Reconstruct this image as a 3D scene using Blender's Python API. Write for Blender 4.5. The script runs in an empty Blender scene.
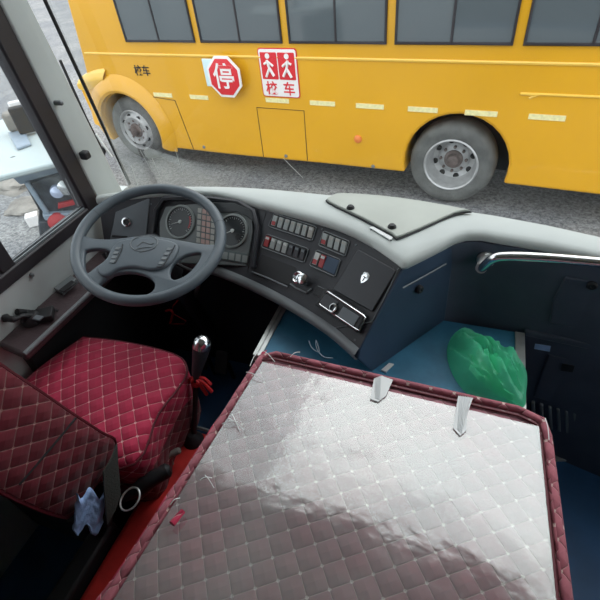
import bpy, bmesh, math, random
from mathutils import Vector, Matrix, noise
from mathutils.bvhtree import BVHTree
random.seed(7)
C = bpy.context.scene.collection
V = Vector
EYE = 2.75                      # lens height above the ground outside; everything is built about the lens, then lifted
# ---------- camera basis ----------
gd = V((63, 504, 450)).normalized()
fw = V((215, -(63*215+450*450)/504, 450)).normalized()
rt = gd.cross(fw)
def ray(x, y):
    d = V((x-300, y-300, 450)); return V((rt.dot(d), fw.dot(d), -gd.dot(d)))
def at(x, y, p0, n):
    d = ray(x, y); n = V(n); return d * (V(p0).dot(n) / d.dot(n))
def atz(x, y, z): return at(x, y, (0, 0, z), (0, 0, 1))
def atx(x, y, X): return at(x, y, (X, 0, 0), (1, 0, 0))
def aty(x, y, Y): return at(x, y, (0, Y, 0), (0, 1, 0))

# ---------- materials ----------
def nt(name):
    m = bpy.data.materials.new(name); m.use_nodes = True
    t = m.node_tree; return m, t, t.nodes['Principled BSDF']
def mat(name, col, rough=.6, metal=0, spec=.5, var=0, vscale=8, bump=0, bscale=60, coat=0, col2=None, emis=0):
    m, t, p = nt(name); N = t.nodes; L = t.links
    p.inputs['Base Color'].default_value = (*col, 1); p.inputs['Roughness'].default_value = rough
    p.inputs['Metallic'].default_value = metal; p.inputs['Specular IOR Level'].default_value = spec
    p.inputs['Coat Weight'].default_value = coat
    tc = N.new('ShaderNodeTexCoord')
    if var or col2:
        n = N.new('ShaderNodeTexNoise'); n.inputs['Scale'].default_value = vscale; n.inputs['Detail'].default_value = 5
        L.new(tc.outputs['Object'], n.inputs['Vector'])
        r = N.new('ShaderNodeValToRGB'); r.color_ramp.elements[0].position = .35; r.color_ramp.elements[1].position = .68
        c2 = col2 or tuple(min(1, c*(1+var)) for c in col); c1 = col if col2 else tuple(c*(1-var) for c in col)
        r.color_ramp.elements[0].color = (*c1, 1); r.color_ramp.elements[1].color = (*c2, 1)
        L.new(n.outputs['Fac'], r.inputs['Fac']); L.new(r.outputs['Color'], p.inputs['Base Color'])
    if bump:
        n = N.new('ShaderNodeTexNoise'); n.inputs['Scale'].default_value = bscale; n.inputs['Detail'].default_value = 3
        L.new(tc.outputs['Object'], n.inputs['Vector'])
        b = N.new('ShaderNodeBump'); b.inputs['Strength'].default_value = bump; b.inputs['Distance'].default_value = .01
        L.new(n.outputs['Fac'], b.inputs['Height']); L.new(b.outputs['Normal'], p.inputs['Normal'])
    return m
def math_n(t, op, a, b=None, c=None):
    n = t.nodes.new('ShaderNodeMath'); n.operation = op
    for i, v in enumerate((a, b, c)):
        if v is None: continue
        if isinstance(v, (int, float)): n.inputs[i].default_value = v
        else: t.links.new(v, n.inputs[i])
    return n.outputs[0]
def quilt(name, col, stitch, cell=.042, rough=.75, lw=.03, dot=.085, lamt=.75):
    m, t, p = nt(name); L = t.links; N = t.nodes
    uv = N.new('ShaderNodeUVMap'); s = N.new('ShaderNodeSeparateXYZ'); L.new(uv.outputs[0], s.inputs[0])
    def d(o):
        f = math_n(t, 'FRACT', math_n(t, 'MULTIPLY', o, 1/cell)); return math_n(t, 'SUBTRACT', .5, math_n(t, 'ABSOLUTE', math_n(t, 'SUBTRACT', f, .5)))
    du, dv = d(s.outputs[0]), d(s.outputs[1])
    line = math_n(t, 'LESS_THAN', math_n(t, 'MINIMUM', du, dv), lw)
    dd = math_n(t, 'LESS_THAN', math_n(t, 'SQRT', math_n(t, 'ADD', math_n(t, 'MULTIPLY', du, du), math_n(t, 'MULTIPLY', dv, dv))), dot)
    fac = math_n(t, 'MAXIMUM', math_n(t, 'MULTIPLY', line, lamt), dd)
    mx = N.new('ShaderNodeMix'); mx.data_type = 'RGBA'; L.new(fac, mx.inputs[0])
    tc = N.new('ShaderNodeTexCoord'); nz = N.new('ShaderNodeTexNoise'); nz.inputs['Scale'].default_value = 9; nz.inputs['Detail'].default_value = 6
    L.new(tc.outputs['Object'], nz.inputs['Vector'])
    r = N.new('ShaderNodeValToRGB'); r.color_ramp.elements[0].position = .3; r.color_ramp.elements[1].position = .7
    r.color_ramp.elements[0].color = (*[c*.8 for c in col], 1); r.color_ramp.elements[1].color = (*[min(1, c*1.2) for c in col], 1)
    L.new(nz.outputs['Fac'], r.inputs['Fac']); L.new(r.outputs['Color'], mx.inputs[6]); mx.inputs[7].default_value = (*stitch, 1)
    L.new(mx.outputs[2], p.inputs['Base Color']); p.inputs['Roughness'].default_value = rough; p.inputs['Sheen Weight'].default_value = .1
    h = math_n(t, 'POWER', math_n(t, 'MULTIPLY', math_n(t, 'MINIMUM', math_n(t, 'MULTIPLY', du, 2), 1), math_n(t, 'MULTIPLY', dv, 2)), .4)
    b = N.new('ShaderNodeBump'); b.inputs['Strength'].default_value = .9; b.inputs['Distance'].default_value = .008
    L.new(h, b.inputs['Height']); L.new(b.outputs['Normal'], p.inputs['Normal'])
    return m
def glass_mat(name, tint=(1, 1, 1), refl=1.0, haze=0.0, hcol=(.9, .95, .95), rough=.02):
    m, t, p = nt(name); N = t.nodes; L = t.links; N.remove(p); out = N['Material Output']
    tr = N.new('ShaderNodeBsdfTransparent'); tr.inputs[0].default_value = (*tint, 1)
    gl = N.new('ShaderNodeBsdfGlossy'); gl.inputs['Roughness'].default_value = rough
    fr = N.new('ShaderNodeFresnel'); fr.inputs[0].default_value = 1.45
    mx = N.new('ShaderNodeMixShader'); L.new(math_n(t, 'MULTIPLY', fr.outputs[0], refl), mx.inputs[0]); L.new(tr.outputs[0], mx.inputs[1]); L.new(gl.outputs[0], mx.inputs[2])
    last = mx.outputs[0]
    if haze:
        df = N.new('ShaderNodeBsdfDiffuse'); df.inputs[0].default_value = (*hcol, 1)
        m2 = N.new('ShaderNodeMixShader'); m2.inputs[0].default_value = haze; L.new(last, m2.inputs[1]); L.new(df.outputs[0], m2.inputs[2]); last = m2.outputs[0]
    L.new(last, out.inputs[0]); return m

M = dict(
 pale=mat('pale_grey_plastic', (.50, .54, .52), .55, var=.05, vscale=5, bump=.1, bscale=300),
 padgrey=mat('light_grey_hatch', (.40, .43, .385), .5, var=.05),
 wallgrey=mat('wall_grey', (.50, .55, .54), .5, var=.06, vscale=4),
 black=mat('black_rubber', (.012, .013, .015), .55),
 frame=mat('black_window_frame', (.025, .022, .026), .5, var=.15),
 face=mat('dark_fascia', (.028, .030, .036), .5, bump=.15, bscale=500, var=.15),
 darkpanel=mat('charcoal_panel', (.022, .024, .030), .45, var=.1),
 cluster=mat('cluster_grey', (.15, .17, .17), .45),
 gaugeblack=mat('gauge_black', (.03, .035, .037), .35),
 gaugering=mat('gauge_ring', (.26, .29, .28), .35),
 steer=mat('steering_grey', (.085, .108, .125), .42, spec=.5, bump=.12, bscale=700, var=.06),
 steerdark=mat('steering_dark', (.035, .045, .052), .4),
 trim=mat('grey_trim', (.17, .19, .20), .35, var=.1),
 bluewall=mat('blue_black_bulkhead', (.042, .075, .125), .5, spec=.4, bump=.12, bscale=400, var=.1),
 bulk=mat('bulkhead_dark', (.070, .085, .120), .5, spec=.4, bump=.12, bscale=400, var=.12),
 bluefloor=mat('blue_floor', (.045, .20, .33), .5, var=.18, vscale=12, bump=.1),
 deepblue=mat('deep_blue_step', (.018, .085, .20), .5, var=.2, vscale=6),
 alu=mat('aluminium', (.62, .64, .62), .35, .6, var=.08, vscale=30),
 chrome=mat('chrome', (.75, .77, .78), .18, 1.0),
 white=mat('white_plastic', (.75, .77, .76), .4),
 whitemark=mat('white_print', (.62, .66, .64), .6),
 red=mat('red_plastic', (.42, .03, .035), .4),
 redbox=mat('red_lacquer', (.50, .030, .026), .38, var=.35, vscale=9, coat=.2),
 ribbon=mat('red_ribbon', (.50, .015, .02), .6),
 amber=mat('amber_lens', (.75, .22, .05), .35),
 plum=mat('plum_console', (.060, .038, .042), .45, var=.15, bump=.15, bscale=90),
 asphalt=None, 
 yellow=mat('bus_yellow', (.72, .37, .012), .28, spec=.5, coat=.25, var=.05, vscale=.8),
 yellowtop=mat('bus_pale_yellow', (.86, .54, .08), .3, coat=.3),
 strip=mat('reflective_strip', (.80, .74, .38), .45, var=.12, vscale=40),
 tyre=mat('tyre_grey', (.115, .12, .115), .85, bump=.25, bscale=60, var=.25, vscale=7),
 rim=mat('rim_silver', (.42, .43, .43), .42, .35, var=.15, vscale=10),
 rust=mat('rusty_hub', (.16, .13, .12), .7, .2, var=.3, vscale=14),
 busglass=mat('bus_window_glass', (.10, .12, .13), .08, 0, 1.0),
 signred=mat('sign_red', (.66, .02, .03), .4),
 signwhite=mat('sign_white', (.82, .80, .78), .4),
 signcyan=mat('sign_pale_cyan', (.62, .80, .82), .4),
 under=mat('underbody_black', (.012, .012, .012), .9),
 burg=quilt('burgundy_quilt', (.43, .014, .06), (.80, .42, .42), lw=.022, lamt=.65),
 burgshade=quilt('burgundy_quilt_shaded', (.13, .008, .018), (.34, .19, .17), lw=.024, lamt=.65),  # same burgundy quilt, with the shade on backrest and valance put into its colour
 mauve=quilt('mauve_quilt', (.28, .105, .13), (.62, .50, .46), cell=.036, lw=.022, dot=.08, lamt=.35),
 mauveborder=quilt('mauve_border', (.30, .075, .10), (.60, .42, .38), cell=.036, lw=.018, dot=.10, lamt=.3),
 piping=mat('burgundy_piping', (.10, .008, .016), .6),
 cloth=mat('blue_cloth', (.30, .46, .75), .8, var=.2, vscale=25, bump=.3),
 strap=mat('grey_green_strap', (.055, .062, .055), .7, bump=.3, bscale=200),
 tape=glass_mat('clear_tape', (.95, .97, .97), 3.0, .38, (.85, .88, .88), .12),
 wing=mat('grey_wing_panel', (.13, .15, .165), .5, var=.08),
 lcd=mat('lcd_green_grey', (.10, .13, .13), .3),
 lamp=mat('indicator_tile', (.50, .33, .29), .4),
 lampoff=mat('indicator_tile_grey', (.42, .42, .38), .4),
 rocker=mat('rocker_grey', (.36, .40, .39), .4),
 headlamp=mat('headlamp', (.55, .62, .80), .1, .3, coat=.8),
 canopy=mat('canopy_white', (.40, .46, .46), .5, var=.04, vscale=2),
 trike=mat('tricycle_dark', (.035, .042, .050), .5, var=.6, vscale=12),
 trikeblue=mat('tricycle_blue_grey', (.25, .31, .37), .5, var=.1),
 stone=mat('stone', (.25, .235, .21), .9, var=.3, vscale=5, bump=.5, bscale=20),
)
# asphalt: fine pale grit in darker binder
m, t, p = nt('gritty_asphalt'); N = t.nodes; L = t.links
tc = N.new('ShaderNodeTexCoord'); n1 = N.new('ShaderNodeTexNoise'); n1.inputs['Scale'].default_value = 28; n1.inputs['Detail'].default_value = 8; n1.inputs['Roughness'].default_value = .8
n2 = N.new('ShaderNodeTexNoise'); n2.inputs['Scale'].default_value = .9; n2.inputs['Detail'].default_value = 5
for n in (n1, n2): L.new(tc.outputs['Object'], n.inputs['Vector'])
r1 = N.new('ShaderNodeValToRGB'); r1.color_ramp.elements[0].position = .38; r1.color_ramp.elements[0].color = (.07, .073, .078, 1)
r1.color_ramp.elements[1].position = .66; r1.color_ramp.elements[1].color = (.40, .41, .41, 1)
r2 = N.new('ShaderNodeValToRGB'); r2.color_ramp.elements[0].position = .35; r2.color_ramp.elements[0].color = (.75, .76, .8, 1); r2.color_ramp.elements[1].position = .65; r2.color_ramp.elements[1].color = (1.1, 1.08, 1.05, 1)
L.new(n1.outputs['Fac'], r1.inputs[0]); L.new(n2.outputs['Fac'], r2.inputs[0])
mx = N.new('ShaderNodeMix'); mx.data_type = 'RGBA'; mx.blend_type = 'MULTIPLY'; mx.inputs[0].default_value = 1
L.new(r1.outputs[0], mx.inputs[6]); L.new(r2.outputs[0], mx.inputs[7]); L.new(mx.outputs[2], p.inputs['Base Color']); p.inputs['Roughness'].default_value = .85
b = N.new('ShaderNodeBump'); b.inputs['Strength'].default_value = .6; b.inputs['Distance'].default_value = .02; L.new(n1.outputs['Fac'], b.inputs['Height']); L.new(b.outputs['Normal'], p.inputs['Normal'])
M['asphalt'] = m
# green bag film
m, t, p = nt('green_bag_film'); N = t.nodes; L = t.links
p.inputs['Base Color'].default_value = (.22, .92, .60, 1); p.inputs['Roughness'].default_value = .2; p.inputs['Specular IOR Level'].default_value = 1.0
tl = N.new('ShaderNodeBsdfTranslucent'); tl.inputs[0].default_value = (.38, 1, .75, 1); tp = N.new('ShaderNodeBsdfTransparent'); tp.inputs[0].default_value = (.35, .9, .6, 1)
a = N.new('ShaderNodeMixShader'); a.inputs[0].default_value = .55; L.new(p.outputs[0], a.inputs[1]); L.new(tl.outputs[0], a.inputs[2])
c = N.new('ShaderNodeMixShader'); c.inputs[0].default_value = .2; L.new(a.outputs[0], c.inputs[1]); L.new(tp.outputs[0], c.inputs[2]); L.new(c.outputs[0], N['Material Output'].inputs[0])
M['bag'] = m
M['windshield'] = glass_mat('windshield_glass', (.97, .98, .98), .35, .018)
M['sideglass'] = glass_mat('side_glass', (.95, .97, .98), .3, .02)
# glossy dusty clear sheet
m, t, p = nt('clear_sheet'); N = t.nodes; L = t.links; N.remove(p)
tc = N.new('ShaderNodeTexCoord')
nz = N.new('ShaderNodeTexNoise'); nz.inputs['Scale'].default_value = 6; nz.inputs['Detail'].default_value = 6; L.new(tc.outputs['Object'], nz.inputs['Vector'])
nb = N.new('ShaderNodeTexNoise'); nb.inputs['Scale'].default_value = 16; nb.inputs['Detail'].default_value = 3; L.new(tc.outputs['Object'], nb.inputs['Vector'])
bp = N.new('ShaderNodeBump'); bp.inputs['Strength'].default_value = .12; bp.inputs['Distance'].default_value = .01; L.new(nb.outputs['Fac'], bp.inputs['Height'])
tr = N.new('ShaderNodeBsdfTransparent'); tr.inputs[0].default_value = (.93, .95, .94, 1)
df = N.new('ShaderNodeBsdfDiffuse'); df.inputs[0].default_value = (.46, .50, .485, 1)
gl = N.new('ShaderNodeBsdfGlossy'); gl.inputs['Roughness'].default_value = .11; gl.inputs[0].default_value = (.95, 1, .98, 1); L.new(bp.outputs[0], gl.inputs['Normal'])
rp = N.new('ShaderNodeMapRange'); rp.inputs[1].default_value = .35; rp.inputs[2].default_value = .7; rp.inputs[3].default_value = .16; rp.inputs[4].default_value = .38; L.new(nz.outputs['Fac'], rp.inputs[0])
a = N.new('ShaderNodeMixShader'); L.new(rp.outputs[0], a.inputs[0]); L.new(tr.outputs[0], a.inputs[1]); L.new(df.outputs[0], a.inputs[2])
c = N.new('ShaderNodeMixShader'); c.inputs[0].default_value = .155; L.new(a.outputs[0], c.inputs[1]); L.new(gl.outputs[0], c.inputs[2]); L.new(c.outputs[0], N['Material Output'].inputs[0])
M['sheet'] = m

# ---------- mesh helpers ----------
def obj(name, bm, material, parent=None, label=None, bevel=0, seg=2, angle=35, uv=False, subsurf=0, recalc=True, rot=45):
    if recalc: bmesh.ops.recalc_face_normals(bm, faces=bm.faces[:])
    me = bpy.data.meshes.new(name); bm.to_mesh(me); bm.free()
    for pl_ in me.polygons: pl_.use_smooth = True
    me.set_sharp_from_angle(angle=math.radians(angle))
    me.materials.append(M[material] if isinstance(material, str) else material)
    if uv: quilt_uv(me, rot)
    o = bpy.data.objects.new(name, me); C.objects.link(o); o.parent = parent
    if label: o['label'] = label
    if bevel:
        b = o.modifiers.new('bevel', 'BEVEL'); b.width = bevel; b.segments = seg; b.limit_method = 'ANGLE'; b.angle_limit = math.radians(40)
    if subsurf:
        s = o.modifiers.new('sub', 'SUBSURF'); s.levels = subsurf; s.render_levels = subsurf
    return o
def quilt_uv(me, rot=45):
    l = me.uv_layers.new(name='UVMap'); cr, sr = math.cos(math.radians(rot)), math.sin(math.radians(rot))
    for f in me.polygons:
        n = f.normal; a = max(range(3), key=lambda i: abs(n[i]) * (1.3 if i == 2 else 1))
        for li in f.loop_indices:
            c = me.vertices[me.loops[li].vertex_index].co
            u, v = [(c.y, c.z), (c.x, c.z), (c.x, c.y)][a]
            l.data[li].uv = (u*cr - v*sr, u*sr + v*cr)
def thing(name, label, cat, group=None, kind=None):
    o = bpy.data.objects.new(name, None); C.objects.link(o); o.empty_display_size = .05
    o['label'] = label; o['category'] = cat
    if group: o['group'] = group
    if kind: o['kind'] = kind
    return o
def tag(o, label, cat, group=None):
    o['label'] = label; o['category'] = cat
    if group: o['group'] = group
    return o
def struct(o, label=None):
    o['kind'] = 'structure'
    if label: o['label'] = label
    return o
def nb_(): return bmesh.new()
def box(bm, lo, hi):
    lo, hi = V(lo), V(hi); vs = [bm.verts.new((x, y, z)) for x in (lo.x, hi.x) for y in (lo.y, hi.y) for z in (lo.z, hi.z)]
    for f in ((0,1,3,2),(4,6,7,5),(0,4,5,1),(2,3,7,6),(0,2,6,4),(1,5,7,3)): bm.faces.new([vs[i] for i in f])
    return bm
def obox(bm, c, ex, ey, ez, sx, sy, sz):
    c = V(c); vs = [bm.verts.new(c + ex*a*sx/2 + ey*b*sy/2 + ez*d*sz/2) for a in (-1,1) for b in (-1,1) for d in (-1,1)]
    for f in ((0,1,3,2),(4,6,7,5),(0,4,5,1),(2,3,7,6),(0,2,6,4),(1,5,7,3)): bm.faces.new([vs[i] for i in f])
    return bm
def prism(bm, pts, off):
    off = V(off); a = [bm.verts.new(V(p)) for p in pts]; b = [bm.verts.new(V(p)+off) for p in pts]; n = len(pts)
    bm.faces.new(a); bm.faces.new(b[::-1])
    for i in range(n): bm.faces.new((a[i], b[i], b[(i+1) % n], a[(i+1) % n]))
    return bm
def frame_of(ax):
    ax = V(ax).normalized(); u = ax.orthogonal().normalized() if abs(ax.z) > .9 else ax.cross(V((0,0,1))).normalized()
    return ax, u, ax.cross(u)
def lathe(bm, c, ax, prof, seg=32, cap=True, arc=None):
    ax, u, w = frame_of(ax); c = V(c); rings = []
    for r, h in prof:
        rings.append([bm.verts.new(c + ax*h + (u*math.cos(2*math.pi*i/seg) + w*math.sin(2*math.pi*i/seg))*max(r, 1e-4)) for i in range(seg)])
    for a, b in zip(rings, rings[1:]):
        for i in range(seg): bm.faces.new((a[i], a[(i+1) % seg], b[(i+1) % seg], b[i]))
    if cap: bm.faces.new(rings[0][::-1]); bm.faces.new(rings[-1])
    return bm
def tube(bm, pts, r, seg=10, closed=False, flat=None):
    pts = [V(p) for p in pts]; n = len(pts); rings = []; prev = None
    for i, p in enumerate(pts):
        if closed: tg = pts[(i+1) % n] - pts[i-1]
        else: tg = pts[min(i+1, n-1)] - pts[max(i-1, 0)]
        tg.normalize()
        if prev is None: u = tg.orthogonal().normalized()
        else: u = (prev - tg*prev.dot(tg)).normalized()
        prev = u; w = tg.cross(u); rr = r[i] if isinstance(r, (list, tuple)) else r
        rings.append([bm.verts.new(p + (u*math.cos(2*math.pi*k/seg) + w*math.sin(2*math.pi*k/seg))*rr) for k in range(seg)])
    m_ = n if closed else n-1
    for i in range(m_):
        a, b = rings[i], rings[(i+1) % n]
        for k in range(seg): bm.faces.new((a[k], a[(k+1) % seg], b[(k+1) % seg], b[k]))
    if not closed: bm.faces.new(rings[0][::-1]); bm.faces.new(rings[-1])
    return bm
def cat(pts, k=6, closed=False):
    pts = [V(p) for p in pts]; n = len(pts); out = []
    rng = range(n) if closed else range(n-1)
    for i in rng:
        g = (lambda j: pts[j % n]) if closed else (lambda j: pts[max(0, min(n-1, j))])
        a, b, c, d = g(i-1), g(i), g(i+1), g(i+2)
        for j in range(k):
            t = j/k; out.append(.5*((2*b) + (c-a)*t + (2*a-5*b+4*c-d)*t*t + (3*b-a-3*c+d)*t**3))
    if not closed: out.append(pts[-1])
    return out
def loft(bm, rows, closed_u=False):
    vs = [[bm.verts.new(V(p)) for p in r] for r in rows]
    for a, b in zip(vs, vs[1:]):
        for i in range(len(a)-1): bm.faces.new((a[i], a[i+1], b[i+1], b[i]))
    return vs
def solid_loft(bm, rows, off):
    off = V(off); A = loft(bm, rows); B = loft(bm, [[V(p)+off for p in r] for r in rows])
    def strip(x, y):
        for i in range(len(x)-1): bm.faces.new((x[i], x[i+1], y[i+1], y[i]))
    strip(A[0], B[0]); strip(A[-1], B[-1]); strip([r[0] for r in A], [r[0] for r in B]); strip([r[-1] for r in A], [r[-1] for r in B])
    return bm
def plate(loops, c, e1, e2, n, ext, bev, res=2):
    """flat plate with holes: loops of 2D points in the frame c,e1,e2 -> bmesh with rounded edges"""
    cu = bpy.data.curves.new('tmp', 'CURVE'); cu.dimensions = '2D'; cu.fill_mode = 'BOTH'; cu.extrude = max(ext-bev, .0001); cu.bevel_depth = bev; cu.bevel_resolution = res
    for lp in loops:
        s = cu.splines.new('POLY'); s.points.add(len(lp)-1); s.use_cyclic_u = True
        for q, p_ in zip(s.points, lp): q.co = (p_[0], p_[1], 0, 1)
    return _curve_bm(cu, c, e1, e2, n)
def _curve_bm(cu, c, e1, e2, n):
    o = bpy.data.objects.new('tmp', cu); C.objects.link(o); dg = bpy.context.evaluated_depsgraph_get()
    me = bpy.data.meshes.new_from_object(o.evaluated_get(dg)); bm = bmesh.new(); bm.from_mesh(me)
    bpy.data.objects.remove(o); bpy.data.meshes.remove(me)
    mt = Matrix((e1, e2, n)).transposed().to_4x4(); mt.translation = V(c); bm.transform(mt); bmesh.ops.remove_doubles(bm, verts=bm.verts[:], dist=1e-5)
    return bm
def text_bm(txt, size, c, e1, e2, n, ext=.002):
    cu = bpy.data.curves.new('tmp', 'FONT'); cu.body = txt; cu.size = size; cu.align_x = 'CENTER'; cu.align_y = 'CENTER'; cu.extrude = ext; cu.offset = size*.012
    return _curve_bm(cu, c, e1, e2, n)

# =====================================================================
# OUTSIDE
# =====================================================================
gz = -EYE
bm = nb_(); box(bm, (-60, -12, gz-.2), (30, 60, gz)); g = struct(obj('ground', bm, 'asphalt'))
# ---- yellow school bus ----
e = V((-.9944, .1054, 0)).normalized(); nb = V((-.1054, -.9944, 0)).normalized(); B0 = V((-.064, 4.82, gz)) + nb*.1
def bp_(s, z, o=0): return B0 + e*s + V((0, 0, z)) + nb*o
def bpx(x, y): 
    p_ = at(x, y, B0, nb) - B0; return p_.dot(e), p_.z
bus = thing('school_bus', 'yellow school bus parked side-on beyond the windscreen with stop sign and silver wheels', 'bus')
WR = .445
out = []
def arc_pts(s0, r, zc, zb, k=18):
    a0 = math.asin((zb-zc)/r); return [(s0 - r*math.cos(a0 + (math.pi-2*a0)*i/k)*1, zc + r*math.sin(a0 + (math.pi-2*a0)*i/k)) for i in range(k+1)]
prof = [(-6.0, .36)] + [(-5.9, .34)]
prof += [(s_, z_) for s_, z_ in arc_pts(.06, .535, .49, .35)]
prof += [(1.5, .34), (3.0, .31)]
prof += [(s_, z_) for s_, z_ in arc_pts(4.50, .52, .50, .31)]
prof += [(5.12, .36), (5.20, .55), (5.24, .80), (5.26, 1.0), (5.24, 1.12), (5.16, 1.20), (5.02, 1.26), (4.98, 1.45), (4.88, 2.1), (4.74, 2.75), (4.5, 2.92), (-5.9, 2.92), (-6.05, 2.7)]
def sm(z): return -.14*max(0, (z-1.3)/1.6)**2
bm = nb_(); prism(bm, [bp_(s_, z_) for s_, z_ in prof], -nb*2.35)
obj('body', bm, 'yellow', bus, bevel=.03, seg=3)
for s0 in (.06, 4.5):
    bm = nb_(); obox(bm, bp_(s0, .66, -.85), e, nb, V((0,0,1)), 1.02, .9, .7); obj('wheel_well', bm, 'under', bus)
bm = nb_(); obox(bm, bp_(1.2, .42, -1.25), e, nb, V((0,0,1)), 6.5, 1.6, .2); obox(bm, bp_(-4, .42, -1.25), e, nb, V((0,0,1)), 3.5, 1.6, .2); obj('chassis', bm, 'under', bus)
# flared front wheel arch with pale upper lip
bm = nb_()
rows = []
for r_, o_ in ((.52, .0), (.525, .055), (.56, .075), (.66, .06), (.74, .0)):
    rows.append([bp_(4.5 - r_*math.cos(a), .5 + r_*1.02*math.sin(a), o_+.002) for a in [math.radians(x) for x in range(-18, 176, 6)]])
loft(bm, rows); obj('front_fender_flare', bm, 'yellow', bus)
bm = nb_()
rows = [[bp_(5.26, 1.0, .004), bp_(5.0, 1.05, .004), bp_(4.75, 1.12, .004)], [bp_(5.27, 1.1, .05), bp_(5.0, 1.16, .06), bp_(4.7, 1.20, .05)], [bp_(5.1, 1.24, .03), bp_(4.95, 1.28, .05), bp_(4.65, 1.28, .03)], [bp_(5.0, 1.27, -.3), bp_(4.9, 1.32, -.02), bp_(4.6, 1.33, .0)]]
loft(bm, rows); obj('front_cowl', bm, 'yellowtop', bus, subsurf=1)
# wheels
def wheel(s0, zc, name, rear):
    w = bpy.data.objects.new(name, None); C.objects.link(w); w.parent = bus
    c_ = bp_(s0, zc, -.32)
    bm = nb_(); lathe(bm, c_, nb, [(.27, 0), (.40, -.01), (.44, .02), (WR+.005, .06), (WR+.005, .20), (.435, .25), (.41, .275), (.36, .29), (.29, .275), (.275, .25)], 64, cap=False)
    obj('tyre', bm, 'tyre', w)
    bm = nb_()
    pr = [(.29, .27), (.275, .285), (.262, .27), (.255, .15), (.22, .09), (.17, .07), (.12, .10), (.001, .10)] if rear else [(.29, .27), (.275, .285), (.262, .27), (.25, .24), (.235, .25), (.19, .29), (.13, .27), (.09, .26), (.001, .26)]
    lathe(bm, c_, nb, pr, 48, cap=False); obj('rim', bm, 'rim', w)
    ax, u, v_ = frame_of(nb)
    nh = 8; hr, hh = (.205, .085) if rear else (.205, .268)
    for k in range(nh):
        a = 2*math.pi*(k+.3)/nh; q = c_ + (u*math.cos(a)+v_*math.sin(a))*hr + nb*hh; bm = nb_()
        lathe(bm, q, nb, [(.001, -.012), (.030, -.01), (.033, .004), (.001, .006)], 14, cap=False); obj('hand_hole', bm, 'under', w)
    bm = nb_(); h0 = .10 if rear else .26
    lathe(bm, c_, nb, [(.10, h0), (.098, h0+.02), (.075, h0+.03), (.06, h0+.07), (.03, h0+.085), (.001, h0+.087)], 24, cap=False)
    for k in range(8):
        a = 2*math.pi*k/8; q = c_ + (u*math.cos(a)+v_*math.sin(a))*.135 + nb*(h0-.01)
        lathe(bm, q, nb, [(.016, 0), (.016, .03), (.008, .036), (.001, .036)], 6, cap=False)
    obj('hub', bm, 'rust', w)
wheel(.10, .465, 'rear_wheel', True); wheel(4.5, .49, 'front_wheel', False)
for (x0, x1, y_) in ((154, 172, 95), (190, 208, 96.5), (266, 289, 101), (310, 335, 103), (356, 384, 105), (408, 438, 108.3), (465, 498, 111.3), (529, 567, 114.3)):
    a = bpx(x0, y_); b_ = bpx(x1, y_); zc = (a[1]+b_[1])/2
    bm = nb_(); obox(bm, bp_((a[0]+b_[0])/2, 1.05 if x0 > 250 else 1.03, .002), e, nb, V((0,0,1)), abs(a[0]-b_[0]), .006, .05)
    obj('reflective_strip', bm, 'strip', bus)
bm = nb_(); T_ = lambda pts, r=.005: tube(bm, [bp_(*q, .001) for q in pts], r, 4)
T_([(1.78, .36), (1.77, .955), (2.39, .955), (2.40, .34)]); obj('hatch_seam', bm, 'under', bus)
bm = nb_(); T_([(3.50, .33), (3.60, .97), (4.0, 1.0)], .005); obj('door_seam', bm, 'under', bus)
for pxy in ((157, 111), (358, 139)):
    s_, z_ = bpx(*pxy); bm = nb_(); lathe(bm, bp_(s_, z_, 0), nb, [(.045, 0), (.042, .015), (.02, .024), (.001, .026)], 20, cap=False); 
    obj('side_marker_lamp', bm, 'amber', bus)
for pxy in ((204, 147), (286, 156), (373, 172)):
    s_, z_ = bpx(*pxy); z_ = max(z_, .38); bm = nb_(); lathe(bm, bp_(s_, z_, 0), nb, [(.022, 0), (.018, .012), (.001, .014)], 14, cap=False); obj('panel_latch', bm, 'trim', bus)
# windows of the bus
for k in range(9):
    s1 = 4.1 - k*1.12; s0_ = s1 - 1.02
    bm = nb_(); obox(bm, bp_((s0_+s1)/2, 2.08, 0), e, nb, V((0,0,1)), 1.02, .02, .86); w_ = obj('window', bm, 'busglass', bus, bevel=.008)
    bm = nb_(); q = [bp_(s0_, 1.65, .012), bp_(s1, 1.65, .012), bp_(s1, 2.51, .012), bp_(s0_, 2.51, .012)]; tube(bm, q, .018, 6, closed=True); tube(bm, [bp_((s0_+s1)/2, 1.66, .012), bp_((s0_+s1)/2, 2.5, .012)], .012, 6)
    obj('window_frame', bm, 'frame', w_)
bm = nb_(); tube(bm, [bp_(4.9, 1.5, .0), bp_(-6, 1.5, .0)], .015, 6); obj('rub_rail', bm, 'yellowtop', bus)
# pressed ridge behind rear wheel, at the right
bm = nb_(); s_, z_ = bpx(530, 95); tube(bm, cat([bp_(s_, z_-.03, -.004), bp_(s_-.06, z_, .0), bp_(s_-.2, z_+.01, .0), bp_(-4, z_+.01, .0)], 6), .012, 8); obj('pressed_ridge', bm, 'yellowtop', bus)
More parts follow.
